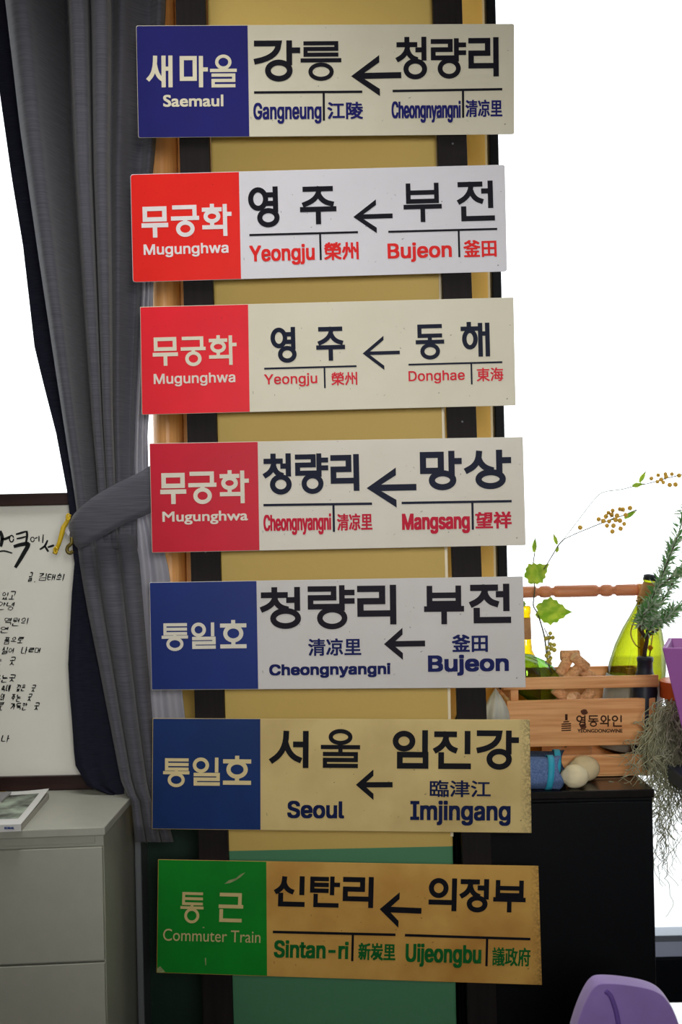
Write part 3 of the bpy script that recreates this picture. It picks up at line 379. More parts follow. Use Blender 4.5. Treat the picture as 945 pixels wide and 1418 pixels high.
'釜': '500|354,85 336,45 314,5 269,5 269,94 441,94 441,125 269,125 269,178 397,178 397,210 104,210 104,178 231,178 231,125 62,125 62,94 231,94 231,5 151,5 179,14 162,47 141,84 109,75 129,39 146,5 34,5 34,-29 467,-29 467,5 350,5 370,40 390,76|177,422 114,383 41,351 54,335 66,320 102,338 141,359 176,326 217,297 120,262 15,238 27,222 38,205 149,235 252,277 352,235 462,209 471,226 484,241 381,262 288,296 331,325 368,359 406,337 437,317 460,346 391,385 310,421 288,397 310,387 334,376 297,343 252,314 206,343 169,376 190,391 210,406',
'陵': '500|353,222 413,192 463,162 483,188 431,216 371,245|269,244 224,210 173,180 186,167 198,154 250,190 301,230|39,400 39,-39 73,-39 73,366 136,366 118,310 97,252 132,197 141,151 139,130 131,116 124,113 115,112 87,112 93,95 96,79 113,79 129,80 143,83 155,89 170,112 174,148 166,198 131,257 156,321 180,387 155,402 150,400|184,282 184,252 476,252 476,282 345,282 345,337 451,337 451,368 345,368 345,420 309,420 309,368 207,368 207,337 309,337 309,282|284,132 391,132 363,92 327,59 297,88 274,122|409,161 402,161 306,161 318,179 329,198 294,204 250,143 176,88 188,77 199,64 226,81 250,100 272,68 299,40 234,11 163,-8 173,-23 181,-40 257,-16 326,18 388,-17 462,-39 472,-22 484,-8 415,10 355,39 403,88 438,150 416,163'}}
def outline(ch, fam):
    adv, *ls = GL[fam][ch].split('|')
    return int(adv), [[tuple(map(int, p.split(','))) for p in l.split()] for l in ls]
def flat_mesh(loops):
    """fill closed 2-D outlines (even-odd) -> verts, faces"""
    c = bpy.data.curves.new('outline', 'CURVE'); c.dimensions = '2D'; c.fill_mode = 'BOTH'
    for l in loops:
        s = c.splines.new('POLY'); s.points.add(len(l)-1); s.use_cyclic_u = True
        for p, q in zip(s.points, l): p.co = (q[0], q[1], 0, 1)
    o = bpy.data.objects.new('outline', c); COL.objects.link(o); bpy.context.view_layer.update()
    me = bpy.data.meshes.new_from_object(o.evaluated_get(bpy.context.evaluated_depsgraph_get()))
    vs = [tuple(v.co[:2]) for v in me.vertices]; fs = [tuple(p.vertices) for p in me.polygons]
    bpy.data.objects.remove(o); bpy.data.meshes.remove(me); bpy.data.curves.remove(c)
    return vs, fs
def lettering(s, fam, x0, x1, top, base, tilt=0, bold=0, Y=2.7995, to3=None):
    """text s fitted between x0..x1, capital top..baseline (pixels)"""
    loops = []; x = 0
    for ch in s:
        if ch == ' ': x += 130; continue
        a, ls = outline(ch, fam); loops += [[(p[0]+x, p[1]) for p in l] for l in ls]; x += a
    vs, fs = flat_mesh(loops)
    xs = [p[0] for p in vs]; mn, mxx = min(xs), max(xs)
    if fam == 'H': lo = min(p[1] for p in vs); hi = max(p[1] for p in vs)
    else:
        lo = 0; hi = max(p[1] for l in outline(s[0], fam)[1] for p in l)
    mb = MB(); cx = (x0+x1)/2; cy = (top+base)/2; ct, st = math.cos(tilt), math.sin(tilt)
    offs = [(0, 0)] if not bold else [(bold*a, bold*b*.8) for a in (-1, 0, 1) for b in (-1, 0, 1)]
    for ki, (ox, oy) in enumerate(offs):
        q = []; lift = Vector((0, -1.5e-5*ki, 0))
        for (a, b) in vs:
            u = x0 + bold + (a-mn)/(mxx-mn)*(x1-x0-2*bold) + ox; v = base - bold*.8 - (b-lo)/(hi-lo)*(base-top-1.6*bold) + oy
            du, dv = u-cx, v-cy; u, v = cx + du*ct - dv*st, cy + du*st + dv*ct
            q.append((to3(u, v) if to3 else P(u, v, Y)) + lift)
        mb.add(q, fs)
    return mb
def ribbon2d(pts, w, closed=False, square=True):
    """stroke outline quads in 2-D; w number or list"""
    n = len(pts); ws = w if isinstance(w, list) else [w]*n
    pts = [Vector((p[0], p[1])) for p in pts]
    if square and not closed:
        d = (pts[0]-pts[1]).normalized(); pts[0] = pts[0] + d*ws[0]/2
        d = (pts[-1]-pts[-2]).normalized(); pts[-1] = pts[-1] + d*ws[-1]/2
    L = []; R = []
    for i in range(n):
        a = pts[i-1] if (closed or i > 0) else None
        b = pts[(i+1) % n] if (closed or i < n-1) else None
        d1 = (pts[i]-a).normalized() if a is not None else None
        d2 = (b-pts[i]).normalized() if b is not None else None
        if d1 is None: d1 = d2
        if d2 is None: d2 = d1
        n1 = Vector((-d1.y, d1.x)); n2 = Vector((-d2.y, d2.x)); nm = n1+n2
        nm = nm.normalized() if nm.length > 1e-6 else n1
        k = min(1/max(nm.dot(n1), .3), 2.2)
        L.append(pts[i]+nm*ws[i]/2*k); R.append(pts[i]-nm*ws[i]/2*k)
    vs = L+R; m = n if closed else n-1
    return vs, [(i, (i+1) % n, (i+1) % n+n, i+n) for i in range(m)]
def bez(a, b, c, k=7):
    return [((1-t)**2*a[0]+2*t*(1-t)*b[0]+t*t*c[0], (1-t)**2*a[1]+2*t*(1-t)*b[1]+t*t*c[1]) for t in [i/k for i in range(k+1)]]
def ring(cx, cy, rx, ry, k=28):
    return ('O', [(cx+rx*math.cos(2*math.pi*i/k), cy+ry*math.sin(2*math.pi*i/k)) for i in range(k)])
def jamo(j, x0, y0, x1, y1):
    X = lambda t: x0+(x1-x0)*t
    Yy = lambda t: y0+(y1-y0)*t
    p = lambda *a: ('L', [(X(q[0]), Yy(q[1])) for q in a])
    if j == 'ㄱ': return [('L', [(X(0), Yy(0)), (X(1), Yy(0))] + bez((X(1), Yy(.1)), (X(.9), Yy(.8)), (X(0), Yy(1)))[1:])]
    if j == 'ㄱs': return [p((0, 0), (1, 0), (1, 1))]
    if j == 'ㄴ': return [p((0, 0), (0, 1), (1, 1))]
    if j == 'ㄷ': return [p((1, 0), (0, 0), (0, 1), (1, 1))]
    if j == 'ㄹ': return [p((0, 0), (1, 0), (1, .5), (0, .5), (0, 1), (1, 1))]
    if j == 'ㅁ': return [('O', [(x0, y0), (x1, y0), (x1, y1), (x0, y1)])]
    if j == 'ㅂ': return [p((0, 0), (0, 1), (1, 1), (1, 0)), p((0, .45), (1, .45))]
    if j in 'ㅅㅆ' and len(j) == 1:
        if j == 'ㅆ': return jamo('ㅅ', x0, y0, X(.5), y1) + jamo('ㅅ', X(.5), y0, x1, y1)
        return [('L', bez((X(.5), Yy(0)), (X(.48), Yy(.7)), (X(0), Yy(1)))), ('L', bez((X(.5), Yy(.35)), (X(.62), Yy(.85)), (X(1), Yy(1)))),]
    if j == 'ㅈ': return [p((.02, 0), (.98, 0)), ('L', bez((X(.55), Yy(0)), (X(.52), Yy(.7)), (X(0), Yy(1)))), ('L', bez((X(.54), Yy(.4)), (X(.66), Yy(.88)), (X(1), Yy(1))))]
    if j == 'ㅊ': return [p((.5, -.02), (.5, .2))] + jamo('ㅈ', x0, Yy(.25), x1, y1)
    if j == 'ㅌ': return [p((1, 0), (0, 0), (0, 1), (1, 1)), p((0, .5), (1, .5))]
    if j == 'ㅍ': return [p((0, 0), (1, 0)), p((0, 1), (1, 1)), p((.3, 0), (.3, 1)), p((.7, 0), (.7, 1))]
    if j == 'ㅇ': return [ring((x0+x1)/2, (y0+y1)/2, (x1-x0)/2, (y1-y0)/2)]
    if j == 'ㅎ': return [p((.5, 0), (.5, .12)), p((0, .24), (1, .24)), ring((x0+x1)/2, Yy(.66), (x1-x0)*.38, (y1-y0)*.34)]
    return []
INI = 'ㄱㄲㄴㄷㄸㄹㅁㅂㅃㅅㅆㅇㅈㅉㅊㅋㅌㅍㅎ'
VOW = 'ㅏㅐㅑㅒㅓㅔㅕㅖㅗㅘㅙㅚㅛㅜㅝㅞㅟㅠㅡㅢㅣ'
FIN = ' ㄱㄲㄳㄴㄵㄶㄷㄹㄺㄻㄼㄽㄾㄿㅀㅁㅂㅄㅅㅆㅇㅈㅊㅋㅌㅍㅎ'
def L_(*p): return ('L', list(p))
def syllable(ch):
    """strokes in a 0..100 square, y downwards"""
    k = ord(ch) - 0xAC00; ini, vo, fi = INI[k//588], VOW[k % 588//28], FIN[k % 28]
    S = []; f = fi != ' '
    vb = 54 if f else 100
    if vo in 'ㅏㅐㅑㅓㅔㅕㅣ':
        ib = 46 if f else 80
        two = vo in 'ㅐㅔ'
        ix = 42 if two else (56 if vo in 'ㅏㅑ' else 54)
        if vo in 'ㅓㅕ': ix = 56
        if ini == 'ㅇ': S += [ring(ix/2, ib*.5+2, ix/2, (ib*.5 if f else 36))]
        else: S += jamo(ini, 0, 2 if ini != 'ㅊ' else 0, ix, ib + (4 if ini in 'ㅊㅅㅈ' and f else 0))
        m = vb*.42
        if vo == 'ㅏ': S += [L_((78, 0), (78, vb)), L_((78, m), (100, m))]
        if vo == 'ㅑ': S += [L_((78, 0), (78, vb)), L_((78, m-9), (100, m-9)), L_((78, m+11), (100, m+11))]
        if vo == 'ㅓ': S += [L_((90, 0), (90, vb)), L_((66, m), (90, m))]
        if vo == 'ㅕ': S += [L_((90, 0), (90, vb)), L_((58, m-8), (90, m-8)), L_((58, m+12), (90, m+12))]
        if vo == 'ㅐ': S += [L_((62, 0), (62, vb)), L_((95, 0), (95, vb)), L_((62, m), (95, m))]
        if vo == 'ㅔ': S += [L_((68, 0), (68, vb)), L_((95, 0), (95, vb)), L_((50, m), (68, m))]
        if vo == 'ㅣ': S += [L_((94, 0), (94, vb))]
        if f:
            if fi == 'ㅇ': S += [ring(56, 79, 30, 21)]
            elif fi == 'ㄱ': S += jamo('ㄱs', 16, 66, 94, 100)
            else: S += jamo(fi, 14, 66, 96, 100)
    elif vo in 'ㅗㅜㅡ':
        ib = 32 if f else 46
        if ini == 'ㅇ': S += [ring(50, ib*.5, 26 if f else 30, ib*.5)]
        elif ini == 'ㄱ': S += jamo('ㄱs', 10, 0, 86, ib + (12 if vo == 'ㅡ' else 10))
        elif ini == 'ㅎ': S += [L_((50, 0), (50, 8)), L_((4, 14), (96, 14)), ring(50, 14 + (ib*.45 if f else 29), 30, (ib*.36 if f else 26))]
        elif ini == 'ㅊ': S += jamo('ㅊ', 8, 0, 92, ib)
        else: S += jamo(ini, 8, 0, 92, ib)
        b = (46 if f else 62) if vo != 'ㅗ' else (50 if f else 97)
        if ini == 'ㄱ' and f: b = 44
        S += [L_((0, b), (100, b))]
        if vo == 'ㅜ': S += [L_((50, b), (50, 58 if f else 100))]
        if vo == 'ㅗ': S += [L_((50, ib if ini != 'ㅎ' else 68), (50, b))]
        if f:
            if fi == 'ㅇ': S += [ring(50, 79, 29, 21)]
            elif fi == 'ㄱ': S += jamo('ㄱs', 10, 68, 90, 100)
            elif fi == 'ㅅ': S += jamo('ㅅ', 8, 58, 92, 100)
            else: S += jamo(fi, 8, 64, 94, 100)
    else:
        ib = 30 if f else 52
        if ini == 'ㅇ': S += [ring(32, ib*.5, 26, ib*.5)]
        elif ini == 'ㅎ': S += [L_((31, -6), (31, 8)), L_((2, 16), (62, 16)), ring(32, 40, 24, 15)]
        else: S += jamo(ini, 4, 0, 60, ib)
        b = ib + (12 if f else 22)
        S += [L_((0, b), (66, b)), L_((90 if vo == 'ㅢ' else 82, 0), (90 if vo == 'ㅢ' else 82, 62 if f else 100))]
        if vo == 'ㅘ': S += [L_((32, ib), (32, b)), L_((82, 40), (100, 40))]
        if vo == 'ㅝ': S += [L_((32, b), (32, b+16)), L_((62, b-10), (82, b-10))]
        if f: S += jamo(fi, 12, 72, 96, 100)
    return S
OVER = {
 '강': jamo('ㄱ', 0, 0, 54, 50) + [L_((80, 0), (80, 54)), L_((80, 20), (100, 20)), ring(54, 77, 27, 23)],
 '릉': jamo('ㄹ', 8, 0, 92, 32) + [L_((0, 48), (100, 48)), ring(50, 80, 29, 20)],
 '청': [L_((30, 0), (30, 10))] + jamo('ㅈ', 0, 14, 60, 52) + [L_((92, 0), (92, 50)), L_((70, 28), (92, 28)), ring(60, 79, 34, 21)],
 '량': jamo('ㄹ', 0, 2, 56, 48) + [L_((76, 0), (76, 52)), L_((76, 12), (100, 12)), L_((76, 34), (100, 34)), L_((0, 48), (76, 48)), ring(52, 78, 30, 22)],
 '리': jamo('ㄹ', 0, 2, 64, 76) + [L_((96, 0), (96, 100)), L_((60, 76), (96, 70))][:1] + [L_((0, 76), (96, 76))],
 '영': [ring(26, 27, 26, 26), L_((86, 0), (86, 58)), L_((58, 16), (86, 16)), L_((58, 40), (86, 40)), ring(60, 80, 30, 20)],
 '전': jamo('ㅈ', 0, 2, 62, 50) + [L_((92, 0), (92, 64)), L_((72, 22), (92, 22))] + jamo('ㄴ', 10, 72, 96, 100),
 '동': jamo('ㄷ', 8, 0, 92, 30) + [L_((50, 30), (50, 48)), L_((0, 50), (100, 50)), ring(50, 80, 32, 20)],
 '해': [L_((24, 0), (24, 8)), L_((0, 15), (52, 15)), ring(27, 49, 22, 27), L_((68, 4), (68, 100)), L_((96, 4), (96, 100)), L_((68, 32), (96, 32))],
 '통': jamo('ㅌ', 8, 0, 96, 36) + [L_((50, 36), (50, 50)), L_((0, 50), (100, 50)), ring(50, 78, 30, 22)],
 '일': [ring(26, 24, 26, 24), L_((90, 0), (90, 46))] + jamo('ㄹ', 4, 62, 96, 100),
 '을': [ring(50, 20, 28, 20), L_((0, 48), (100, 48))] + jamo('ㄹ', 6, 64, 94, 100),
 '울': [ring(50, 17, 28, 17), L_((0, 46), (100, 46)), L_((50, 46), (50, 62))] + jamo('ㄹ', 6, 66, 94, 100),
 '호': [L_((50, 0), (50, 12)), L_((0, 14), (100, 14)), ring(50, 46, 36, 28), L_((50, 74), (50, 98)), L_((0, 98), (100, 98))],
 '근': [('L', [(4, 0), (92, 0), (92, 46)]), L_((0, 46), (100, 46))] + jamo('ㄴ', 4, 64, 94, 100),
 '궁': [('L', [(6, 0), (90, 0), (90, 40)]), L_((0, 40), (100, 40)), L_((50, 40), (50, 56)), ring(50, 78, 30, 22)],
 '무': jamo('ㅁ', 6, 0, 94, 40) + [L_((0, 62), (100, 62)), L_((50, 62), (50, 100))],
 '화': [L_((32, 0), (32, 8)), L_((0, 13), (62, 13)), ring(31, 37, 25, 17), L_((31, 54), (31, 74)), L_((0, 75), (70, 75)), L_((82, 2), (82, 100)), L_((82, 30), (100, 30))],
 '의': [ring(30, 27, 30, 27), L_((0, 78), (94, 78)), L_((94, 0), (94, 100))],
 '새': [('L', bez((28, 0), (28, 55), (0, 76))), ('L', bez((28, 28), (36, 66), (56, 76))), L_((66, 0), (66, 100)), L_((97, 0), (97, 100)), L_((66, 40), (97, 40))],
 '마': jamo('ㅁ', 0, 0, 54, 76) + [L_((80, 0), (80, 100)), L_((80, 42), (100, 42))],
 '망': jamo('ㅁ', 0, 2, 50, 50) + [L_((80, 0), (80, 56)), L_((80, 22), (100, 22)), ring(54, 79, 30, 21)],
 '서': [('L', bez((38, 0), (38, 58), (0, 84))), ('L', bez((38, 34), (48, 72), (74, 82))), L_((94, 0), (94, 100)), L_((66, 34), (94, 34))],
}
THIN = {'릉': .72, '을': .78, '울': .74, '통': .76, '일': .84, '청': .92, '량': .88, '궁': .92, '화': .92, '부': .9, '탄': .88, '동': .92}
def hangul(ch, x0, x1, y0, y1, w, tilt=0, Y=2.7995, mb=None, to3=None, brush=False):
    w *= THIN.get(ch, 1) if not brush else 1
    mb = mb or MB(); ct, st = math.cos(tilt), math.sin(tilt); cx, cy = (x0+x1)/2, (y0+y1)/2
    for ki, (kind, pts) in enumerate(OVER.get(ch) if not brush and ch in OVER else syllable(ch)):
        q = []; lift = Vector((0, -2e-5*ki, 0))
        for a, b in pts:
            u = x0 + w/2 + a/100*(x1-x0-w); v = y0 + w/2 + b/100*(y1-y0-w)
            if brush: u += random.uniform(-.035, .035)*(x1-x0) - (v-cy)*.22; v += random.uniform(-.035, .035)*(y1-y0)
            q.append((u, v))
        if brush:
            if kind == 'O': q = q[::3] if len(q) > 10 else q; ww = [w*random.uniform(.6, .9) for _ in q]
            else:
                q = [tuple(t) for t in smoothpath(q, 3)] if len(q) < 6 else q
                ww = [w*(.75+.45*math.sin(math.pi*min(1, .25+i/len(q)))) for i in range(len(q))]
                ww[-1] = w*.35
        else: ww = w
        vs, fs = ribbon2d(q, ww, kind == 'O', square=not brush)
        out = []
        for p in vs:
            du, dv = p.x-cx, p.y-cy; u, v = cx+du*ct-dv*st, cy+du*st+dv*ct
            out.append((to3(u, v) if to3 else P(u, v, Y)) + lift)
        mb.add(out, fs)
    return mb

# ================================================================== THE ROOM
XL, XR, YB, ZC = -2.3, 2.5, -1.8, 2.95
YW, YL = 3.40, 3.08            # back wall (right bay) and back wall (left bay)
CX0, CX1 = P(300, 600, 2.86).x, P(615.5, 590, 2.86).x
struct(MB().box((XL, YB, -.08), (XR, YW+.15, 0)).build('floor', M['floor']))
struct(MB().box((XL, YB, ZC), (XR, YW+.15, ZC+.08)).build('ceiling', M['white_wall']))
struct(MB().box((XL-.1, YB, 0), (XL, YW+.15, ZC)).build('wall_left', M['white_wall']))
struct(MB().box((XR, YB, 0), (XR+.1, YW+.15, ZC)).build('wall_right', M['white_wall']))
struct(MB().box((XL-.1, YB-.1, 0), (XR+.1, YB, ZC)).build('wall_front', M['white_wall']))
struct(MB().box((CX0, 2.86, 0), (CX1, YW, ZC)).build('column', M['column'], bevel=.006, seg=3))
# left bay: wall under and beside window_1
CAS_L = P(212.5, 600, YL).x
SILL = P(250, 905, YL).z
wl = MB()
wl.box((XL, YL, 0), (CX0+.002, YL+.12, SILL)); wl.box((CAS_L+.02, YL, SILL), (CX0+.002, YL+.12, ZC)); wl.box((XL, YL, 2.78), (CAS_L+.02, YL+.12, ZC))
struct(wl.build('wall_back', M['wall_painted_shade']))
# right bay: strip of yellow wall between the column and window_2
FR_L = P(677, 300, YW).x
struct(MB().box((CX1-.002, YW, 0), (FR_L, YW+.12, ZC)).build('wall_back.001', M['wall_painted_light']))
struct(MB().box((CX1-px(3.4, 2.86), 2.8575, Z_PAINT+.02), (CX1+.0012, 2.872, ZC)).build('trim_2', M['pale_edge'], bevel=.0008))
struct(MB().box((FR_L-px(3, YW), YW-.004, .0), (FR_L, YW+.02, ZC)).build('trim_3', M['pale_edge']))
# window_1: orange wooden casing, panes
w1 = struct(MB().box((XL, YL+.03, SILL-.03), (CAS_L+.03, YL+.10, SILL)).build('window_1', M['casing'], bevel=.004))
cs = MB(); rr = px(21, 3.06); cxx = CAS_L + rr
path = [(cxx + rr*math.cos(math.pi + math.pi*i/14), YL - .045*math.sin(math.pi*i/14)) for i in range(15)]
cs.prism([Vector((a, b, SILL-.02)) for a, b in path], [Vector((a, b, 2.80)) for a, b in path])
cs.build('casing', M['casing'], w1)
MB().box((cxx+rr+.001, YL-.012, SILL-.02), (CX0+.0, YL, 2.80)).build('casing_strip', M['casing'], w1, bevel=.003)
MB().box((XL, YL+.06, SILL), (CAS_L+.02, YL+.066, 2.78)).build('pane', M['pane'], w1)
# window_2: black frame down to the floor
z1, z2 = P(930, 1322, YW).z, P(930, 1383, YW).z
fr = MB(); fr.box((FR_L, YW-.04, 0), (FR_L+px(13.5, YW), YW+.05, ZC)); fr.box((FR_L, YW-.03, z2), (XR, YW+.05, z1)); fr.box((FR_L, YW-.03, ZC-.08), (XR, YW+.05, ZC))
w2 = struct(fr.build('window_2', M['black_frame'], bevel=.003))
MB().box((FR_L+.03, YW-.02, z1+.001), (XR, YW+.04, z1+px(22, YW))).build('rail', M['blue_wall'], w2, bevel=.002)
MB().box((FR_L+.03, YW-.025, z1+px(22, YW)), (XR, YW+.045, z1+px(31, YW))).build('transom', M['alu'], w2, bevel=.002)
MB().box((FR_L+.02, YW+.005, 0), (XR, YW+.011, ZC-.08)).build('pane', M['pane'], w2)
struct(MB().box((-6, YW+.16, -.14), (9, 14, -.08)).build('ground', M['ground']))
# grey metal trim strip on the lower left wall
gx0, gx1 = P(189, 1300, 2.98).x, P(198, 1300, 2.98).x
struct(MB().box((gx0, 2.98, 0), (gx1, 3.08, P(195, 1150, 2.98).z)).build('trim_1', M['steel'], bevel=.002))

# ================================================================== THE SEVEN SIGNS
for nm, l0, l1, lab in (('left', (241.5, -60), (283, 1470), 'dark wooden mounting strap running behind the coloured left halves of the signs'),
                        ('right', (597.5, -60), (650.5, 1470), 'dark wooden mounting strap running behind the white right ends of the signs')):
    w = 41 if nm == 'left' else 40.5
    q = [(l0[0], l0[1]), (l0[0]+w, l0[1]), (l1[0]+w, l1[1]), (l1[0], l1[1])]
    fz = [P(u, v, 2.8125) for u, v in q]; bz = [p + Vector((0, .026, 0)) for p in fz]
    st = thing('mounting_strap', (fz[2] + fz[3])/2, lab, 'strap')
    MB().prism(fz, bz).build('strap_bar', M['strap'], st, bevel=.001)
    for vv in ((215, 600, 965, 1165) if nm == 'right' else (400, 780)):
        t = (vv-l0[1])/(l1[1]-l0[1]); u = l0[0] + (l1[0]-l0[0])*t + w/2
        MB().lathe(P(u, vv-16, 2.813), (0, -1, 0), [(0, .0022), (.0012, .002), (.0014, .0001)], 10).build('nail', M['steel'], st, smooth=True)

NAVY, BLACK = (24, 30, 66), (20, 22, 30)
def make_sign(label, quad, div, face, stain, amount, service_rgb, service_dirt, wear, items, radius=3, scuffs=()):
    tl, tr, br, bl = quad
    cx = sum(q[0] for q in quad)/4; by = (bl[1]+br[1])/2
    t = thing('destination_sign', P(cx, by, 2.806), label, 'sign', 'train destination signs on the two straps')
    tilt = math.atan2((tr[1]-tl[1]+br[1]-bl[1])/2, tr[0]-tl[0])
    def rounded(q, rad):
        out = []
        for i in range(4):
            p = Vector(q[i]); a = Vector(q[i-1]); b = Vector(q[(i+1) % 4]); r = rad[i]
            if r == 0: out.append(p); continue
            p1 = p + (a-p).normalized()*r; p2 = p + (b-p).normalized()*r
            out += [Vector(x) for x in bez(p1, p, p2, 4)]
        return out
    R = rounded(quad, [radius]*4)
    fm = sign_mat('sign_face', face, stain, amount, wear)
    MB().prism([P(u, v, 2.80) for u, v in R], [P(u, v, 2.812) for u, v in R]).build('board', fm, t, bevel=.0006, seg=1)
    q = [(tl[0]+.6, tl[1]+.6), (div[0], tl[1] + (tr[1]-tl[1])*(div[0]-tl[0])/(tr[0]-tl[0]) + .6), (div[1], bl[1] + (br[1]-bl[1])*(div[1]-bl[0])/(br[0]-bl[0]) - .6), (bl[0]+.6, bl[1]-.6)]
    R = rounded(q, [radius, 0, 0, radius])
    sm = sign_mat('service_panel_paint', service_rgb, service_dirt, .5)
    sp = MB().prism([P(u, v, 2.7996) for u, v in R], [P(u, v, 2.8002) for u, v in R]).build('service_panel', sm, t)
    for q3 in scuffs: MB().add([P(u, v, 2.7992) for u, v in q3], [tuple(range(len(q3)))]).build('scuff_mark', M['scuff'], sp)
    mats = {}
    for it in items:
        kind, rgb = it[0], it[1]
        m = mats.get(rgb) or mats.setdefault(rgb, mat('sign_lettering', rgb, .5, .12, vary=.06, scale=(30, 30, 30)))
        if kind == 'service':                       # Hangul on the coloured panel
            for ch, x0, x1, y0, y1 in it[3]: hangul(ch, x0, x1, y0, y1, it[2], tilt, 2.7990).build('service_name_letter', m, sp)
        elif kind == 'service_latin':
            lettering(it[2], it[3], *it[4], tilt=tilt, bold=it[5], Y=2.7990).build('service_romanization', m, sp)
        elif kind == 'name':
            for ch, x0, x1, y0, y1 in it[3]: hangul(ch, x0, x1, y0, y1, it[2], tilt, 2.7993).build('station_name_letter', m, t)
        elif kind == 'latin':
            lettering(it[2], 'I', *it[3], tilt=tilt, bold=it[4], Y=2.7993).build('station_romanization', m, t)
        elif kind == 'hanja':
            lettering(it[2], 'H', *it[3], tilt=tilt, bold=it[4], Y=2.7993).build('station_hanja', m, t)
        elif kind == 'arrow':
            tip, end, hy, w = it[2], it[3], it[4], it[5]
            mb = MB()
            # chevron head with level-cut legs + shaft
            d = (hy[0]-tip[0], tip[1]-hy[1])
            dirv = Vector((end[0]-tip[0], end[1]-tip[1])).normalized(); nv = Vector((-dirv.y, dirv.x)); T = Vector(tip)
            def pt(a, b): r = T + dirv*a + nv*b; return P(r.x, r.y, 2.7993)
            H = (hy[2]-hy[1])/2; L = hy[0]-tip[0]; k = w*1.25
            mb.add([pt(0, 0), pt(L, -H), pt(L, -H+k*.95), pt(k*1.15, 0), pt(L, H-k*.95), pt(L, H)], [(0, 1, 2, 3), (0, 3, 4, 5)])
            ln = (Vector(end)-T).length
            mb.add([p + Vector((0, -2e-5, 0)) for p in (pt(w*.8, -w/2), pt(ln, -w/2), pt(ln, w/2), pt(w*.8, w/2))], [(0, 1, 2, 3)])
            mb.build('arrow', m, t)
        elif kind == 'rule':
            (xa, ya), (xb, yb), (vx, vy), w = it[2:6]
            mb = MB(); vs, fs = ribbon2d([(xa, ya), (xb, yb)], w, square=False); mb.add([P(p.x, p.y, 2.7993) for p in vs], fs)
            ym = ya + (yb-ya)*(vx-xa)/(xb-xa)
            vs, fs = ribbon2d([(vx, ym), (vx+(vy-ym)*-math.sin(tilt), vy)], w*.9, square=False); mb.add([P(p.x, p.y, 2.79928) for p in vs], fs)
            mb.build('rule_line', m, t)
    return t

CREAM = (226, 220, 196)
B1 = (12, 12, 26); D1 = (24, 26, 104)
make_sign('topmost train sign, navy blue left end reading Saemaul, white right with Gangneung',
  [(188.5, 35.5), (712.5, 33), (712.5, 186), (191.5, 191)], (343, 345.5), (214, 210, 192), (196, 190, 166), .35, (26, 26, 112), (20, 22, 92), None, [
  ('service', CREAM, 5.8, [('새', 203.5, 240, 77, 121), ('마', 249, 288, 77.5, 121), ('을', 291, 328, 75.5, 121)]),
  ('service_latin', CREAM, 'Saemaul', 'B', (226, 309.5, 131, 147.5), .6),
  ('name', B1, 8, [('강', 352, 416, 56, 113), ('릉', 416.5, 473, 57, 112)]),
  ('name', B1, 7.6, [('청', 549, 594, 51, 110), ('량', 597, 646, 53, 109), ('리', 649, 692.5, 51.5, 106)]),
  ('arrow', B1, (486.5, 105.5), (556, 104), (526, 77, 134), 8.5),
  ('rule', B1, (352, 128), (502, 127), (448.5, 167), 3.4), ('rule', B1, (544, 126), (696, 123.5), (641.5, 163), 3.4),
  ('latin', D1, 'Gangneung', (351, 445.5, 142, 165), .8), ('hanja', D1, '江陵', (453.5, 503, 141, 165), .7),
  ('latin', D1, 'Cheongnyangni', (542.5, 638.5, 140, 163.5), .8), ('hanja', D1, '清凉里', (645, 696, 138, 162), .6)], 3)
R2 = (232, 40, 40)
make_sign('second sign from the top, bright orange-red end reading Mugunghwa, Yeongju and Bujeon on white',
  [(180.5, 241.5), (699.5, 228), (702.5, 376), (184, 391)], (331, 334), (222, 222, 232), (206, 206, 214), .25, (236, 32, 24), (222, 26, 20), None, [
  ('service', (236, 232, 236), 6.2, [('무', 196, 233, 286, 329), ('궁', 237, 276, 284, 328), ('화', 280, 321, 282, 327)]),
  ('service_latin', (236, 232, 236), 'Mugunghwa', 'I', (199, 316.5, 337, 351.5), .5),
  ('name', B1, 7.2, [('영', 344, 391, 258.5, 315), ('주', 415.5, 466, 258, 310.5)]),
  ('name', B1, 7.2, [('부', 559, 612, 253.5, 307.5), ('전', 634, 687, 250.5, 306)]),
  ('arrow', B1, (489.5, 300.5), (544, 298.8), (521.5, 277, 324), 6.6),
  ('rule', B1, (345.5, 325.5), (496, 321.5), (443.5, 360), 3), ('rule', B1, (538, 321), (689, 317), (635.5, 356), 3),
  ('latin', R2, 'Yeongju', (345.5, 436, 339, 361), .9), ('hanja', R2, '榮州', (449, 497, 335, 360), .7),
  ('latin', R2, 'Bujeon', (537, 626, 336, 357), .9), ('hanja', R2, '釜田', (642, 688, 332, 356), .7)], 4)
N3 = (12, 22, 48); R3 = (222, 40, 60)
